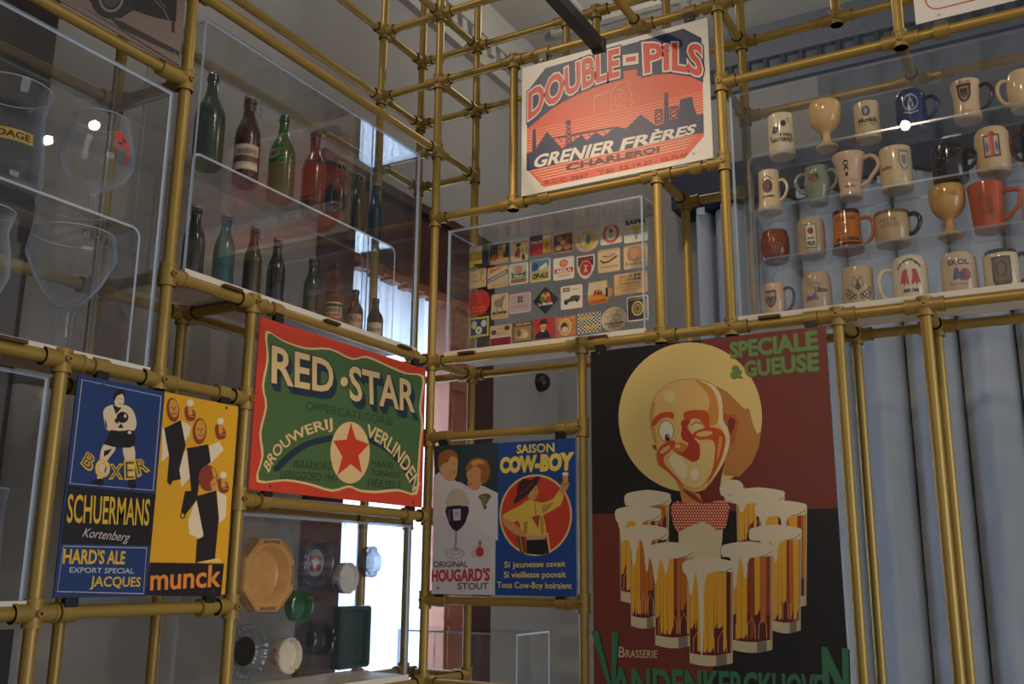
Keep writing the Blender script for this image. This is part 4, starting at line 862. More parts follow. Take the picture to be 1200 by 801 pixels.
# ================================================================== bottles
def bglass(rgb, k): q = tuple(min(255, int(60+v*.95)) for v in rgb); return clear('bottle_glass_%d_%d_%d' % rgb, q, 1.5, k, rgb, dark=.40, gain=1.8, rough=.2)
DKG, TEA, GRE, BRO, AMB_, OLV, BLU_ = (46, 78, 66), (44, 128, 140), (36, 130, 56), (96, 36, 22), (150, 70, 26), (78, 88, 34), (26, 92, 126)
PROF = {'tall': [(.0,.012),(.80,.0),(.97,.02),(1,.05),(1,.50),(.96,.56),(.84,.62),(.62,.69),(.46,.75),(.38,.82),(.34,.89),(.34,.905),(.42,.91),(.42,.945),(.36,.95),(.36,.962)],
        'slim': [(.0,.012),(.80,.0),(.97,.02),(1,.05),(1,.52),(.94,.60),(.76,.68),(.56,.75),(.46,.82),(.42,.90),(.42,.905),(.52,.91),(.52,.955),(.45,.96),(.45,.972)],
        'stubby': [(.0,.012),(.82,.0),(.97,.02),(1,.05),(1,.55),(.93,.62),(.72,.69),(.50,.75),(.42,.82),(.38,.90),(.38,.905),(.46,.91),(.46,.97),(.42,.98),(.42,1.0)]}
def bottle(px, py, wpx, zb, kind, rgb, label, group, top='swing', lab=None, x=-.115, body=.16, bail=1):
    p = hX(px, py, x); ht = p.z-zb; d = dep(Vector((x, p.y, (p.z+zb)/2))); r = wpx*d/FPX/2
    t = thing('beer_bottle', (x, p.y, zb), label, 'bottle', group); g = bglass(rgb, body)
    pr = [(a*r, zb+b*ht) for a, b in PROF[kind]]
    MB().lathe(pr, (x, p.y, 0), g, 32).build('bottle_body', t)
    nr, nz = pr[-1]
    if top == 'swing':
        MB().lathe([(nr*.95, nz-.001), (nr*1.05, nz+.004), (nr*.95, nz+ht*.022), (nr*.5, nz+ht*.03), (0, nz+ht*.032)], (x, p.y, 0), pbr('porcelain', (150, 132, 116), .35) if bail else g, 18).build('stopper', t)
        if bail:
            w = nr*1.28; zl = zb+ht*.885; zt = nz+ht*.018; s = bail
            path = [(x, p.y-w, zl), (x, p.y-w*1.12, zl+.012), (x, p.y-w, zt), (x, p.y-w*.4, zt+.006), (x, p.y+w*.4, zt+.006), (x, p.y+w, zt), (x, p.y+w*1.12, zl+.012), (x, p.y+w, zl)]
            m = MB().sweep(path, .0016, STEEL, 6); m.sweep([(x+math.cos(q)*nr*1.1, p.y+math.sin(q)*nr*1.1, zl) for q in (2*math.pi*i/16 for i in range(16))], .0014, STEEL, 6, True)
            m.sweep([(x, p.y+s*w, zl), (x+.004, p.y+s*w*1.9, zl-.012), (x+.006, p.y+s*w*1.7, zl+.03), (x, p.y+s*w, zt)], .0014, STEEL, 6)
            m.build('wire_bail', t)
    elif top == 'crown': MB().lathe([(nr*1.15, nz-.006), (nr*1.2, nz-.004), (nr*1.0, nz+.003), (0, nz+.004)], (x, p.y, 0), pbr('crown_cap', (90, 60, 40), .4, .6), 20).build('crown_cap', t)
    if lab:
        z0, z1, col, half, lines = lab; m = MB(); n = 14; a0 = math.atan2(CAM.y-p.y, CAM.x-x)
        A = Art(lambda u, v, h: Vector((x+(r+.0006+h)*math.cos(a0+u*half), p.y+(r+.0006+h)*math.sin(a0+u*half), zb+ht*(z0+(z1-z0)*v))), 0, .2); A.STEP = .0003
        A.poly([(-1, 0), (1, 0), (1, 1), (-1, 1)], col)
        for s, v0, v1, c in lines:
            if s: A.text(s, ((-.8, v1), (.8, v1), (.8, v0), (-.8, v0)), c, .03)
            else: A.poly([(-1, v0), (1, v0), (1, v1), (-1, v1)], c)
        A.part('paper_label', t)
    return t
zU = 2.8155; zL = zS+.0185; GU, GL = 'bottles on the riser', 'bottles on the base board'
bottle(251, 86, 35, zU, 'tall', DKG, 'tall dark green bottle, first from left on the riser, with plain rounded top', GU, 'swing', None, -.115, .3, 0)
bottle(294, 115, 30, zU, 'slim', BRO, 'brown swing-top bottle with a torn grey and white label on the riser', GU, 'swing', (.14, .42, (190, 172, 150), 1.0, (('', .3, .55, (90, 66, 56)), ('BRASSERIE', .62, .82, (96, 74, 64)), ('', .05, .2, (214, 196, 160)))))
bottle(334, 135, 31, zU, 'tall', GRE, 'bright green tall bottle with rounded top, third on the riser', GU, 'swing', None, -.115, .2, 0)
bottle(370.5, 157, 28, zU, 'stubby', (120, 58, 36), 'red-brown broad-shouldered bottle on the riser without label', GU, 'crown', None, -.115, .25)
bottle(399.7, 191, 19, zU, 'slim', (110, 74, 36), 'amber swing-top bottle on the riser beside the broad red-brown one', GU)
bottle(420, 204, 19, zU, 'slim', OLV, 'slim olive green swing-top bottle on the riser, second from right', GU)
bottle(441, 216, 18, zU, 'slim', BLU_, 'blue swing-top bottle at the right end of the riser', GU, bail=-1)
bottle(231, 242, 26, zL, 'slim', (32, 54, 48), 'very dark green swing-top bottle at the left end of the base board', GL, body=.22, bail=-1)
bottle(266, 252, 25, zL, 'slim', TEA, 'pale teal swing-top bottle on the base board', GL, body=.25)
bottle(299, 266, 21.5, zL, 'slim', (66, 66, 38), 'dark olive bottle with a reddish neck on the base board', GL, body=.3)
bottle(326, 280, 22, zL, 'slim', (40, 50, 42), 'blackish green bottle with an open wire bail, fourth on the base board', GL, body=.22, bail=-1)
bottle(367, 302, 19, zL, 'slim', (74, 104, 50), 'slender light green bottle on the base board', GL, 'none', None)
bottle(394, 308, 22, zL, 'tall', (150, 84, 44), 'tall amber bottle with a cream and red printed label', GL, 'crown', (.08, .40, (206, 166, 110), .95, (('', .78, .92, (40, 34, 34)), ('BIERE', .55, .72, (60, 40, 36)), ('', .12, .3, (190, 66, 46)), ('DE GARDE', .36, .48, (60, 40, 36)))))
bottle(417, 341, 19.5, zL, 'stubby', (84, 42, 30), 'small brown bottle with a tan label in front of the window', GL, 'crown', (.12, .48, (190, 152, 110), .95, (('Ale', .55, .85, (150, 90, 60)), ('', .1, .2, (160, 110, 70)))))
bottle(440.5, 351, 19, zL, 'stubby', (78, 40, 26), 'small brown bottle with a cream and green label, last on the right', GL, 'crown', (.08, .46, (206, 186, 140), .95, (('Bock', .5, .75, (110, 120, 70)), ('', .15, .3, (90, 100, 70)))))
# ================================================================== mugs
def mug(crop, cx, ty, wpx, zb, label, row, rgb, prof='straight', handle=None, draw=None, y=.105, rim=None, foot=None):
    ox, oy, s = crop; px, py = ox+cx/s, oy+ty/s
    p = hY(px, py, y); ht = p.z-zb; r = wpx/s*dep(Vector((p.x, y, zb+ht/2)))/FPX/2
    P = {'straight': [(.0,.015),(.88,.0),(.96,.012),(1,.04),(1,.96),(.98,1),(.93,1),(.92,.97),(.92,.05),(.0,.04)],
         'stein': [(.0,.015),(1.0,.0),(1.06,.02),(1.06,.08),(1.0,.12),(.93,.5),(.90,.95),(.88,1),(.83,1),(.82,.97),(.86,.1),(0,.08)],
         'barrel': [(.0,.015),(.86,.0),(.93,.03),(1,.12),(1.0,.80),(.96,.90),(.84,.98),(.80,1),(.75,1),(.74,.97),(.9,.85),(.9,.08),(0,.05)],
         'pot': [(.0,.015),(.72,.0),(.80,.03),(.95,.25),(1,.5),(.97,.75),(.84,.95),(.80,1),(.74,1),(.72,.97),(.88,.7),(.7,.08),(0,.05)],
         'waist': [(.0,.015),(.82,.0),(.92,.03),(.94,.10),(.86,.28),(.86,.62),(.98,.86),(1,.95),(.98,1),(.93,1),(.9,.95),(.8,.6),(.8,.1),(0,.06)],
         'flare': [(.0,.015),(.62,.0),(.70,.02),(.70,.16),(.66,.22),(.74,.5),(.86,.78),(1.02,.96),(1.0,1),(.94,1),(.8,.8),(.62,.3),(.6,.1),(0,.06)],
         'taper': [(.0,.015),(.76,.0),(.82,.02),(.86,.2),(1,.97),(.99,1),(.93,1),(.92,.97),(.76,.08),(0,.05)],
         'jar': [(.0,.015),(.60,.0),(.66,.04),(.72,.2),(.92,.45),(.96,.62),(.84,.8),(.80,.92),(.86,1),(.80,1),(.76,.9),(.86,.6),(.6,.1),(0,.06)],
         'goblet': [(.0,.0),(.66,.0),(.70,.015),(.66,.06),(.36,.12),(.26,.18),(.22,.30),(.30,.37),(.62,.44),(.88,.56),(1,.75),(.99,.9),(.94,.985),(.91,1),(.86,1),(.85,.97),(.9,.75),(.6,.5),(0,.42)]}[prof]
    pr = [(a*r, zb+b*ht) for a, b in P]
    t = thing('goblet' if prof == 'goblet' else 'stoneware_mug', (p.x, y, zb), label, 'goblet' if prof == 'goblet' else 'mug', row); g = glaze(rgb)
    MB().lathe(pr, (p.x, y, 0), g, 40).build('bowl' if prof == 'goblet' else 'body', t)
    k = next(i for i in range(len(P)) if P[i][1] >= .98 and i > 3); outer = P[1:k+1]
    def rad(f):
        for (r0, f0), (r1, f1) in zip(outer, outer[1:]):
            if f0 <= f <= f1: return r*(r0+(r1-r0)*((f-f0)/(f1-f0) if f1 > f0 else 0))
        return r*outer[-1][0]
    if rim: MB().lathe([(rad(.90)*1.012, zb+ht*.90), (rad(.96)*1.015, zb+ht*.96), (rad(.985)*1.0, zb+ht*1.004), (rad(.985)*.92, zb+ht*1.004), (rad(.98)*.91, zb+ht*.95)], (p.x, y, 0), glaze(rim), 40, caps=False).build('glazed_rim', t)
    if foot: MB().lathe([(rad(.02)*1.01, zb+ht*.012), (rad(.06)*1.012, zb+ht*.05), (rad(.16)*1.012, zb+ht*.16)], (p.x, y, 0), glaze(foot), 40, caps=False).build('glazed_foot', t)
    if handle:
        for side, hc, hz0, hz1, hw, sq in handle:
            a = math.radians(-8 if side > 0 else 188); dx, dy = math.cos(a), math.sin(a)-.12
            r1, r0 = rad(hz1)-.004, rad(hz0)-.004; W_ = r*hw
            if sq: q = [(r1, hz1), (r1+W_*.8, hz1-.02), (r1+W_, hz1-.10), (r1+W_*.80, (hz0+hz1)/2-.08), (r0+W_*.35, hz0+.02), (r0, hz0)]
            else: q = [(r1, hz1), (r1+W_*.55, hz1+.015), (r1+W_*.92, hz1-.10), (r1+W_, (hz0+hz1)/2+.04), (r0+W_*.82, hz0+.16), (r0+W_*.45, hz0+.03), (r0, hz0)]
            pts = [(p.x+dx*v, y+dy*v, zb+ht*f) for v, f in q]
            if not sq:
                out = []
                for i in range(len(pts)-1):
                    P0, P1, P2, P3 = pts[max(i-1, 0)], pts[i], pts[i+1], pts[min(i+2, len(pts)-1)]
                    for u in (0, .33, .66): out.append(tuple(.5*(2*P1[c]+(P2[c]-P0[c])*u+(2*P0[c]-5*P1[c]+4*P2[c]-P3[c])*u*u+(3*P1[c]-P0[c]-3*P2[c]+P3[c])*u**3) for c in range(3)))
                pts = out+[pts[-1]]
            MB().sweep(pts, r*.135, glaze(hc), 10).build('handle', t)
    if draw:
        a0 = math.atan2(CAM.y-y, CAM.x-p.x)
        A = Art(lambda u, v, h: Vector((p.x+(rad(v)+.0005+h)*math.cos(a0+u*1.18), y+(rad(v)+.0005+h)*math.sin(a0+u*1.18), zb+ht*v)), 0, .16); A.STEP = .00035
        draw(A); A.part('emblem', t)
    return t
MA, MBc, MC_, MD = (860, 90, 5.724), (1020, 80, 5.722), (860, 200, 4.447), (1020, 200, 4.711)
z1r, z2r, z3r, z4r = 3.0075, 2.8135, 2.6325, zS+.0185
R1, R2, R3, R4 = 'top row of mugs', 'second row of mugs', 'third row of mugs', 'bottom row of mugs'
CR1, CR2, CR3, TAN, DKH, RED_, PUR, IND = (222, 198, 156), (214, 188, 146), (224, 206, 172), (206, 160, 104), (44, 34, 32), (186, 46, 40), (96, 78, 116), (40, 50, 90)
def T_(A, s, u0, v0, u1, v1, c, b=.03): A.text(s, ((u0, v1), (u1, v1), (u1, v0), (u0, v0)), c, b)
def shield(A, u, v, w, h, c, c2): 
    for k, q in ((1, c), (.72, c2), (.5, c)): A.poly([(u-w*k, v+h*k), (u+w*k, v+h*k), (u+w*k, v-h*.2*k), (u+w*.6*k, v-h*.7*k), (u, v-h*k), (u-w*.6*k, v-h*.7*k), (u-w*k, v-h*.2*k)], q)
def e_bees(A):
    A.circ((.15,.72),.17,.075,IND); A.circ((-.4,.58),.20,.085,IND); A.circ((-.4,.58),.09,.04,(190,180,170)); A.line([(-.55,.68),(-.3,.5)],.03,BKK); A.line([(-.6,.5),(-.2,.66)],.03,BKK); A.ring((.45,.80),.14,.05,.02,(150,130,100))
    T_(A,'9 WENS',-.1,.40,.75,.48,BKK,.04); T_(A,'WINTERFEST',-.75,.28,.85,.37,BKK,.04); A.circ((-.75,.42),.07,.04,BKK)
def e_mun(A): A.circ((-.05,.70),.26,.14,(50,70,120)); A.circ((-.05,.70),.14,.08,(150,150,150)); T_(A,'Munich',-.6,.40,.65,.52,BKK,.04); T_(A,'Kindl - Bier',-.55,.32,.6,.37,(96,84,70),.0)
def e_crest(A): A.ring((0,.62),.42,.22,.06,(150,156,170)); A.poly([(-.2,.5),(0,.78),(.2,.5)],(150,156,170)); A.line([(-.4,.4),(0,.34),(.4,.4)],.04,(150,156,170)); A.circ((0,.58),.08,.07,IND)
def e_sh(A): shield(A,-.1,.62,.42,.24,(60,24,24),(150,120,90)); T_(A,'Bieres',-.35,.88,.3,.94,(170,60,50),.02); T_(A,'abbaye',-.4,.12,.3,.18,(190,80,60),.0)
def e_coin(A): A.circ((-.15,.58),.40,.17,(110,44,40)); A.circ((-.15,.58),.22,.1,(60,40,60)); A.line([(-.6,.74),(-.15,.84),(.3,.74)],.03,(120,90,70)); T_(A,'ABDIJBIER',-.6,.30,.35,.35,BKK,.05)
def e_brown(A): A.circ((-.35,.68),.26,.12,(110,66,46)); A.circ((-.05,.66),.16,.1,(90,60,46)); A.circ((-.2,.6),.2,.08,(130,80,50))
def e_okx(A): A.ring((-.2,.74),.16,.07,.04,BKK); A.line([(-.35,.6),(-.2,.66),(-.05,.6)],.05,BKK); A.poly([(-.3,.46),(-.1,.46),(-.2,.56)],BKK); A.circ((-.2,.5),.1,.05,BKK); T_(A,'SPA MONOPOLE',-.5,.33,.6,.37,(150,120,80),.0); T_(A,'BIER 1914',-.4,.2,.35,.25,BKK,.03)
def e_key(A): shield(A,.45,.62,.30,.26,(150,140,150),(226,206,170)); T_(A,'Rodny',-.85,.42,-.2,.54,(60,50,50),.02)
def e_dots(A):
    for k in range(26): q = random.Random(k); A.circ((q.uniform(-.9,.9), q.uniform(.2,.95)),.03,.018,q.choice([(130,60,80),(150,140,160),(70,70,110)]),0,8)
def e_arms(A): A.poly([(-.42,.28),(.36,.28),(.36,.78),(-.42,.78)],(130,60,60)); A.poly([(-.34,.33),(.28,.33),(.28,.74),(-.34,.74)],(206,190,180)); A.poly([(-.14,.33),(.08,.33),(.08,.74),(-.14,.74)],(196,70,50)); A.circ((-.24,.5),.08,.12,(110,120,150)); A.circ((.2,.5),.08,.12,(110,120,150)); A.circ((0,.8),.14,.05,RED_)
def e_pot(A): A.ring((-.05,.58),.32,.22,.05,(150,80,50)); A.line([(-.2,.48),(-.05,.68),(.12,.48)],.05,(150,80,50)); A.line([(-.15,.62),(.1,.62)],.04,(150,80,50))
def e_lab(A): A.poly([(-.36,.16),(.32,.16),(.32,.78),(-.36,.78)],(60,50,44)); A.poly([(-.32,.18),(.28,.18),(.28,.76),(-.32,.76)],(220,206,176)); A.circ((-.02,.60),.17,.09,(140,50,44)); T_(A,'VIEUX',-.26,.22,.22,.32,BKK,.06); T_(A,'BRUIN',-.2,.38,.16,.44,BKK,.02)
def e_amb(A): T_(A,'OUDE KRIEK',-.7,.72,.6,.80,(90,50,30),.03); A.ring((-.1,.48),.26,.13,.03,(130,70,30)); T_(A,'BRASSERIE',-.7,.2,.7,.28,(70,40,26),.05)
def e_tan(A): T_(A,'PATER',-.6,.62,.25,.74,(150,110,70),.02); T_(A,'DUPLEX',-.55,.46,.35,.58,(150,110,70),.02)
def e_gob(A): T_(A,'Orval',-.35,.74,.45,.84,(170,130,80),.04)
def e_emb(A): A.circ((-.2,.66),.18,.11,(150,62,36)); A.circ((.1,.56),.16,.1,(150,62,36)); A.circ((-.1,.36),.2,.12,(150,62,36)); A.circ((.18,.36),.12,.1,(150,62,36))
def e_sh2(A): shield(A,-.25,.54,.40,.26,(56,34,34),(130,96,80)); T_(A,'BUSH',-.55,.62,.05,.72,(206,180,150),.03)
def e_hill(A): A.poly([(-.75,.28),(-.6,.45),(-.35,.38),(-.1,.5),(.1,.3)],PUR); T_(A,'Ulster',-.1,.48,.65,.60,(70,60,70),.03); A.line([(-.7,.66),(-.2,.72),(.5,.66)],.03,(150,130,130))
def e_orn(A):
    for s in (-1, 1):
        for k in range(4): A.ring((s*(.18+.15*k),.26+.05*k),.12,.07,.025,BKK,16)
        A.line([(0,.4),(s*.3,.55),(s*.2,.74),(s*.05,.66)],.03,BKK); A.line([(s*.1,.3),(s*.5,.2),(s*.75,.35)],.03,BKK)
    A.circ((0,.5),.12,.1,BKK); A.circ((0,.62),.07,.05,(120,60,50))
def e_lion(A):
    for s in (-1, 1):
        A.poly([(s*.04,.42),(s*.18,.62),(s*.32,.66),(s*.42,.5),(s*.5,.34),(s*.36,.40),(s*.3,.30),(s*.2,.4),(s*.1,.32)],RED_,2); A.circ((s*.2,.62),.1,.06,RED_)
    A.circ((0,.48),.1,.08,(220,180,150)); A.text('Grimminger',None,BKK,.04,band([(-.55,.66),(0,.84),(.55,.66)],[(-.62,.74),(0,.93),(.62,.74)])); T_(A,'BEER 1968',-.35,.18,.35,.25,BKK,.05)
def e_pur(A): T_(A,'SKOL',-.5,.68,.5,.80,(70,60,66),.03); A.poly([(-.3,.35),(-.2,.58),(-.05,.62),(.02,.4)],(70,70,110),2); A.circ((.28,.45),.26,.14,(150,70,90)); A.circ((.1,.42),.16,.1,PUR); T_(A,'Bruxelles',-.45,.22,.35,.28,(90,80,80),.0)
def e_sq(A): A.poly([(-.45,.2),(-.3,.1),(.3,.1),(.45,.2),(.45,.80),(-.45,.80)],(84,70,54)); A.poly([(-.36,.22),(.36,.22),(.36,.74),(-.36,.74)],(110,92,70)); A.ring((0,.5),.24,.2,.06,(70,56,44))
H = lambda side, c, w=.75, z0=.2, z1=.82, sq=0: (side, c, z0, z1, w, sq)
mug(MA, 312, 272, 172, z1r, 'cream mug with two blue bees above black lettering, first in the top row', R1, CR3, 'straight', None, e_bees)
mug(MA, 607, 186, 212, z1r, 'plain cream goblet standing in the top row', R1, (224, 184, 128), 'goblet')
mug(MA, 886, 190, 164, z1r, 'cream cylindrical mug with a small round blue emblem', R1, CR2, 'straight', None, e_mun)
mug(MBc, 262, 168, 196, z1r, 'glossy navy blue mug with a thick round handle', R1, (30, 52, 100), 'barrel', (H(1, (30, 52, 100), .85, .25, .75),), e_crest)
mug(MBc, 632, 104, 188, z1r, 'cream waisted mug with a dark shield and black handle in the top row', R1, (224, 190, 150), 'waist', (H(1, DKH, .85),), e_sh)
mug(MBc, 1010, 36, 200, z1r, 'plain cream mug with handle on its left, last in the top row', R1, (222, 196, 148), 'pot', (H(-1, (222, 196, 148), .7),))
mug(MC_, 180, 10, 118, z2r, 'tapered cream stein with a round dark red emblem', R2, CR1, 'stein', (H(1, CR1, .85, .25, .72),), e_coin)
mug(MA, 555, 618, 186, z2r, 'small greenish jar with two ear handles', R2, (130, 140, 118), 'jar', (H(1, (130, 140, 118), .75, .35, .85), H(-1, (130, 140, 118), .75, .35, .85)), e_brown)
mug(MA, 768, 533, 214, z2r, 'flared cream mug with small black symbols and a large handle', R2, (218, 186, 156), 'flare', (H(1, (218, 186, 156), .95, .25, .86),), e_okx)
mug(MBc, 162, 552, 206, z2r, 'squat cream mug with a grey crest and handwritten word', R2, CR1, 'straight', None, e_key)
mug(MBc, 522, 540, 224, z2r, 'black mug with coloured speckles in the second row', R2, (26, 26, 34), 'straight', (H(1, (26, 26, 34), .6, .3, .75),), e_dots)
mug(MBc, 806, 420, 222, z2r, 'beige mug with a red and white coat of arms', R2, CR2, 'barrel', None, e_arms)
mug(MBc, 1100, 380, 190, z2r, 'dark mug with a red-flecked handle at the right edge of the second row', R2, (34, 28, 36), 'straight', (H(-1, (90, 26, 34), .7),))
mug(MC_, 212, 320, 150, z3r, 'small round brown pot without handle', R3, (126, 58, 32), 'pot', None, e_pot)
mug(MC_, 397, 258, 142, z3r, 'beige barrel-shaped mug with a white rectangular label', R3, (190, 166, 132), 'barrel', None, e_lab)
mug(MC_, 583, 218, 150, z3r, 'orange amber-glazed mug with dark rim and looped handle', R3, (196, 112, 36), 'stein', (H(1, (190, 100, 40), 1.0, .12, .75),), e_amb, rim=(60, 34, 24), foot=(50, 30, 24))
mug(MD, 115, 240, 186, z3r, 'wide tan mug with faint lettering and a brown-black handle', R3, (196, 168, 126), 'straight', (H(1, (52, 34, 32), .68, .25, .85),), e_tan, rim=(120, 84, 56))
mug(MD, 417, 95, 190, z3r, 'tan goblet with a wide foot standing in the third row', R3, (208, 160, 92), 'goblet', None, e_gob)
mug(MD, 632, 84, 186, z3r, 'terracotta red tapered mug with an angular handle', R3, (186, 82, 42), 'taper', (H(1, (186, 82, 42), 1.0, .22, .80, 1),), e_emb)
mug(MD, 920, 150, 170, z3r, 'cream mug with a brown dotted edge at the right end of the third row', R3, (206, 176, 120), 'pot')
mug(MC_, 207, 600, 116, z4r, 'small cream mug with a dark shield and black-green handle, first in the bottom row', R4, (218, 176, 136), 'straight', (H(1, (46, 50, 50), 1.0, .2, .85),), e_sh2)
mug(MC_, 428, 540, 148, z4r, 'beige mug with a purple hill scene in the bottom row', R4, (190, 162, 126), 'barrel', None, e_hill)
mug(MC_, 640, 516, 158, z4r, 'beige mug covered with black scrollwork', R4, (196, 166, 120), 'straight', None, e_orn)
mug(MD, 210, 486, 186, z4r, 'cream mug with red lions and its handle on the left', R4, (222, 206, 170), 'barrel', (H(-1, (222, 206, 170), .80, .05, .75),), e_lion)
mug(MD, 480, 466, 186, z4r, 'beige mug with a purple and red emblem in the bottom row', R4, (204, 178, 146), 'barrel', None, e_pur)
mug(MD, 715, 450, 186, z4r, 'white-bodied mug with a black rim and dark square shield', R4, (214, 196, 160), 'barrel', (H(1, (34, 32, 36), .6, .2, .85),), e_sq, rim=(36, 32, 34))
# ================================================================== ashtrays on the back panel
AX = -.243
def ash(px, py, hh, name_label, profile, mat, x=AX, shape=None, n=40, extra=None):
    c = hX(px, py, -.21); r = hh*dep(c)/FPX
    t = thing('ashtray', (x, c.y, c.z-r), name_label, 'ashtray', 'ashtrays on the clear back panel')
    MB().lathe([(a*r, b) for a, b in profile], (x, c.y, c.z), mat, n, 'x', shape).build('dish', t)
    if extra: extra(t, Vector((x, c.y, c.z)), r)
    return t
DEEP = lambda d, wall=.12, fl=.25: [(.0, 0), (.92, 0), (.97, .004), (1, d), (1-wall*.5, d+.003), (1-wall, d), (1-wall*1.8, d*fl+.004), (.0, d*fl)]
notch = lambda k, w, dp: (lambda t, h: 1-dp*(1 if abs(((t*k/2/math.pi) % 1)-.5) < w and h > .012 else 0))
octa = lambda t, h: math.cos(math.pi/8)/math.cos(((t+math.pi/8) % (math.pi/4))-math.pi/8)
def x_oct(t, c, r):
    MB().lathe([(0, .0065), (.81*r, .0068), (.83*r, .0505), (.76*r, .0515), (.72*r, .048), (.64*r, .016), (.58*r, .010), (0, .009)], c, glaze((214, 160, 92)), 48, 'x').build('bowl', t)
    m = MB()
    for k in range(8):
        a = math.pi/4*k; d = Vector((0, math.cos(a), math.sin(a))); e = Vector((0, -math.sin(a), math.cos(a)))
        for j in range(9 if k % 2 == 1 else 0):
            q = c+Vector((.047, 0, 0))+d*r*.925+e*((j-4)*r*.065); m.tube(q-d*r*.10, q+d*r*.02, .0042, glaze((196, 142, 76)), 6)
    m.build('ribbed_rim', t)
    A = Art(lambda u, v, h: c+Vector((.0505+h, u*r, v*r)))
    for (u, v, rot) in ((0, .82, 0), (0, -.86, 0), (.83, 0, 1)):
        if rot: A.text('SPECIALE', ((u-.03, -.25), (u-.03, .25), (u+.04, .25), (u+.04, -.25)), (110, 60, 40), .02)
        else: A.text('BRASSERIE', ((-.3, v+.05), (.3, v+.05), (.3, v-.03), (-.3, v-.03)), (110, 60, 40), .02)
    for k in range(5):
        a = math.radians(112+k*34); p0 = (math.cos(a)*1.0, math.sin(a)*1.0)
    A.part('lettering', t)
ash(312, 673, 45, 'large octagonal tan ceramic ashtray with ribbed corners', [(.0, 0), (.96, 0), (1.02, .01), (1.0, .046), (.97, .050), (.82, .050), (.80, .008), (.0, .006)], glaze((214, 160, 92)), shape=octa, n=64, extra=x_oct)
def x_red(t, c, r):
    A = Art(lambda u, v, h: c+Vector((.0075+h, u*r, v*r)))
    A.circ((0, 0), .58, .58, (206, 196, 196)); A.text('MARTINI', ((-.4, .3), (.4, .3), (.4, .12), (-.4, .12)), (190, 60, 56), .04); A.poly([(-.45,-.35),(-.2,.05),(-.1,-.2),(.0,-.4)], (190, 60, 56)); A.circ((.22, -.22), .18, .16, (190, 60, 56)); A.line([(-.35,.0),(-.3,.45)], .08, (190,60,56))
    A.part('printed_base', t)
ash(376, 659, 27, 'round clear glass ashtray with a red print in its base', DEEP(.026, .16), clear('ash_glass', (225, 232, 238), 1.52, .05, (190, 205, 225), dark=.5, gain=1.3, rough=.05), shape=notch(3, .05, .10), extra=x_red, n=60)
ash(354, 710, 19, 'small green glass ashtray with notches', DEEP(.036, .18), bglass((44, 140, 76), .28), shape=notch(4, .10, .16), n=60)
def x_blue(t, c, r):
    A = Art(lambda u, v, h: c+Vector((.004+v*.026, math.cos(u)*(r+.0006+h), math.sin(u)*(r+.0006+h))), 0, .3)
    A.poly([(3.5, .2), (4.3, .2), (4.3, .8), (3.5, .8)], (60, 90, 150)); A.part('printed_band', t)
ash(408, 677, 18, 'round white ceramic ashtray with a blue mark on its side', DEEP(.038, .10, .55), glaze((214, 206, 200)), shape=notch(3, .04, .10), extra=x_blue, n=60)
ash(437, 658, 18, 'clear glass ashtray with smoky dark outline in front of the window', DEEP(.030, .22), clear('smoky_glass', (206, 210, 216), 1.52, .03, (90, 92, 100), dark=.05, gain=1.0, rough=.05), shape=notch(4, .10, .14), n=60)
def x_sc(t, c, r):
    MB().lathe([(.0, .012), (.50*r, .012), (.50*r, .016), (.0, .016)], c, pbr('dark_mirror', (40, 36, 32), .15, .6), 32, 'x').build('dark_centre', t)
    m = MB()
    for k in range(22):
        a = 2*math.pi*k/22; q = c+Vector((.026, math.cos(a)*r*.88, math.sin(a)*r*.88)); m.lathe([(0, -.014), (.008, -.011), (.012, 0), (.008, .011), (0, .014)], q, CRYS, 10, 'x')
    m.build('beaded_rim', t)
ash(292, 763, 33, 'cut crystal ashtray with a beaded rim and dark centre', [(.0, 0), (.80, 0), (.86, .006), (.98, .024), (.92, .034), (.80, .030), (.66, .018), (.55, .012), (.0, .010)], clear('crystal', (225, 230, 235), 1.55, .08, (205, 214, 226), dark=.35, gain=1.8, rough=.04), shape=lambda t, h: 1+.035*math.cos(22*t), n=88, extra=x_sc)
def x_pink(t, c, r):
    A = Art(lambda u, v, h: c+Vector((.004+v*.03, math.cos(u)*(r+.0006+h), math.sin(u)*(r+.0006+h))), 0, .3)
    A.text('STELLA', ((3.6, .85), (3.6, .2), (2.7, .2), (2.7, .85)), (196, 110, 120), .03); A.part('printed_band', t)
ash(338, 768, 20.5, 'round cream ceramic ashtray with pink lettering on its side', DEEP(.042, .10, .45), glaze((226, 214, 190)), shape=notch(3, .04, .12), extra=x_pink, n=60)
ash(379, 748, 19, 'black scalloped ashtray beside the green square one', DEEP(.040, .20), pbr('black_glass', (16, 18, 26), .12), shape=lambda t, h: 1+.07*math.cos(9*t), n=72)
c = hX(418, 746, -.20); ra = 34.5*dep(c)/FPX
t = thing('ashtray', (AX, c.y, c.z-ra), 'large dark green rectangular ceramic ashtray', 'ashtray', 'ashtrays on the clear back panel'); dg = glaze((22, 62, 56)); m = MB()
def rr(w, h, x, r_): return [(x, c.y+u, c.z+v) for u, v in rrect(-w, -h, w, h, r_, 5)]
wy, hz = ra*.86, ra*1.02
L = [rr(wy*.97, hz*.97, AX, .012), rr(wy, hz, AX+.006, .014), rr(wy, hz, AX+.034, .014), rr(wy*.97, hz*.97, AX+.038, .012), rr(wy*.84, hz*.86, AX+.038, .010), rr(wy*.76, hz*.79, AX+.016, .008)]
n = len(L[0]); m.add([p for l in L for p in l], [(k*n+i, k*n+(i+1) % n, (k+1)*n+(i+1) % n, (k+1)*n+i) for k in range(5) for i in range(n)], dg, True)
m.add(L[-1], [tuple(range(n))], dg); m.add(L[0], [tuple(range(n-1, -1, -1))], dg); m.build('dish', t)
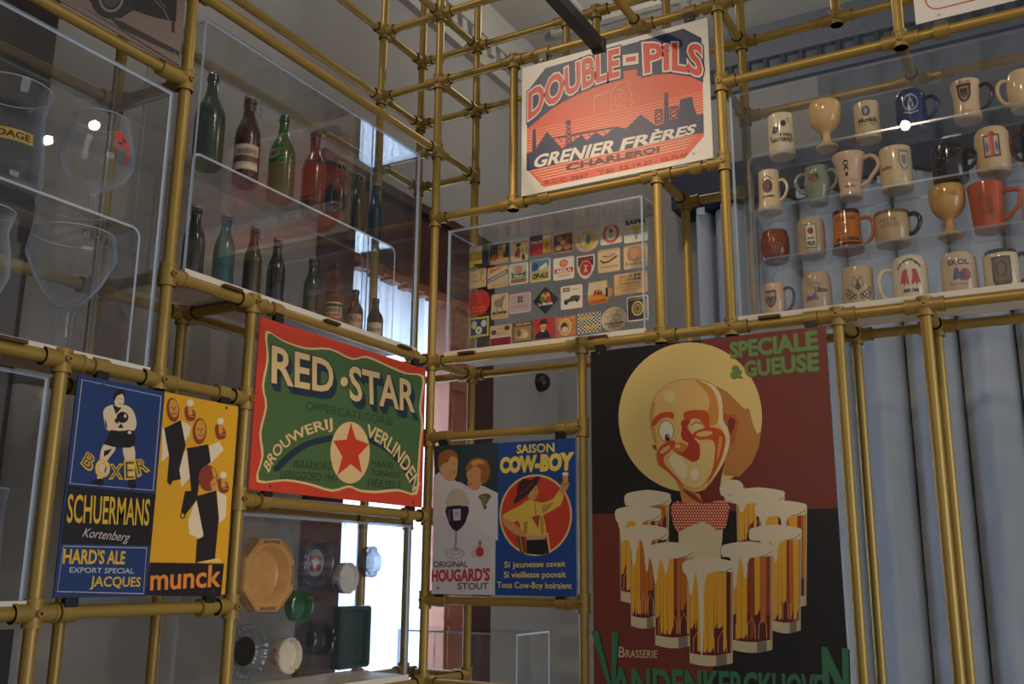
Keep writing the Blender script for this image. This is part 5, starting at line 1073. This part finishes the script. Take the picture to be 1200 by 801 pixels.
A = Art(lambda u, v, h: c+Vector((AX-c.x+.0164+h, u*wy*.7, v*hz*.72)))
for s, v in (('CINEY', .75), ('BRUNE', .25), ('BLONDE', -.3), ('SPECIALE', -.8)): A.text(s, ((-.7, v+.18), (.7, v+.18), (.7, v-.18), (-.7, v-.18)), (16, 46, 44), .04)
A.part('moulded_lettering', t)
# ================================================================== beer glasses
def beer_glass(px, py, wpx, zb, prof, label, art=None, x=-.12, rdx=0):
    p = hX(px, py, x); ht = p.z-zb; r = wpx*dep(Vector((x, p.y, zb+ht/2)))/FPX/2
    t = thing('beer_glass', (x, p.y, zb), label, 'glass')
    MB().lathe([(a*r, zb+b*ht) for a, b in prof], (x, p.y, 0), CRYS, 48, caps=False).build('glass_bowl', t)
    MB().sweep([(x+prof[-1][0]*r*math.cos(q), p.y+prof[-1][0]*r*math.sin(q), zb+ht) for q in (2*math.pi*i/40 for i in range(40))], .0012, EDGE, 6, True).build('rim', t)
    if art: art(t, Vector((x, p.y, zb)), r, ht)
    return t
TULIP = [(.0, .02), (.30, .0), (.62, .0), (.64, .012), (.40, .04), (.15, .07), (.115, .14), (.12, .22), (.17, .26), (.14, .29), (.40, .33), (.74, .41), (.96, .52), (1.0, .62), (.95, .74), (.84, .88), (.76, .97), (.76, 1.0)]
CHAL = [(.0, .01), (.40, .0), (.42, .02), (.20, .05), (.19, .10), (.19, .36), (.24, .40), (.20, .43), (.38, .45), (.70, .60), (.97, .80), (1.0, .83), (.93, .99), (.93, 1.0)]
TUMB = [(.0, .03), (.80, .0), (.96, .02), (1.0, .08), (.98, .3), (.90, .55), (.86, .75), (.92, .92), (1.0, 1.0)]
SCULP = [(.0, .02), (.5, .0), (.52, .02), (.2, .06), (.18, .2), (.3, .24), (.7, .36), (.92, .5), (.86, .7), (.74, .84), (.86, .98), (.88, 1.0)]
def on_glass(prof, draw):
    def f(t, c, r, ht):
        a0 = math.atan2(CAM.y-c.y, CAM.x-c.x)
        def rad(v):
            for (r0, f0), (r1, f1) in zip(prof[3:], prof[4:]):
                if f0 <= v <= f1: return r*(r0+(r1-r0)*(v-f0)/max(1e-6, f1-f0))
            return r*prof[-1][0]
        A = Art(lambda u, v, h: Vector((c.x+(rad(v)+.0008+h)*math.cos(a0+u), c.y+(rad(v)+.0008+h)*math.sin(a0+u), c.z+ht*v)), 0, .12); A.STEP = .0003
        draw(A); A.part('printed_mark', t)
    return f
def g_el(A):
    c = (206, 64, 48); A.circ((.60,.75), .20, .062, c); A.circ((.76,.70), .14, .05, c); A.line([(.82,.72),(.90,.66),(.88,.58),(.80,.56)], .07, c)
    for x in (.48, .60, .72): A.poly([(x-.05,.72),(x+.05,.72),(x+.04,.635),(x-.04,.635)], c)
    A.circ((.70,.73), .06, .025, (120, 30, 26)); A.line([(.5,.69),(.66,.685)], .025, (60, 20, 20))
def g_or(A):
    for i, ch in enumerate('ORVAL'): u = .15+i*.20; A.text(ch, ((u, .965), (u+.14, .965), (u+.14, .88), (u, .88)), (40, 44, 50), -.012)
def g_yel(A): A.poly([(-.9, .36), (.7, .36), (.7, .48), (-.9, .48)], (206, 164, 70)); T_(A, 'FAUDAGE', -.8, .39, .6, .455, (50, 36, 20), .03)
def g_rd(A): A.circ((.3, .72), .2, .04, (190, 70, 50)); A.circ((.5, .5), .15, .05, (180, 110, 60)); A.circ((.3, .3), .15, .04, (180, 60, 50))
zr1 = hX(150, 262, -.045).z+.0006; zb1 = zT+.0125
beer_glass(119, 141, 84, zr1, TULIP, 'tulip-shaped stemmed glass with a red mark standing on the riser', on_glass(TULIP, g_el))
beer_glass(14, 106, 92, zr1, TUMB, 'tall straight glass with a yellow printed band at the left edge', on_glass(TUMB, g_yel))
beer_glass(87, 276, 101, zb1, CHAL, 'large angular chalice glass with a thick stem below the riser', on_glass(CHAL, g_or), x=-.135)
beer_glass(-18, 246, 78, zb1, SCULP, 'curved stemmed glass with red marks cut by the left edge', on_glass(SCULP, g_rd))
beer_glass(-12, 572, 44, LV['W']+R+.0125, TUMB, 'clear glass standing in the lower left case')
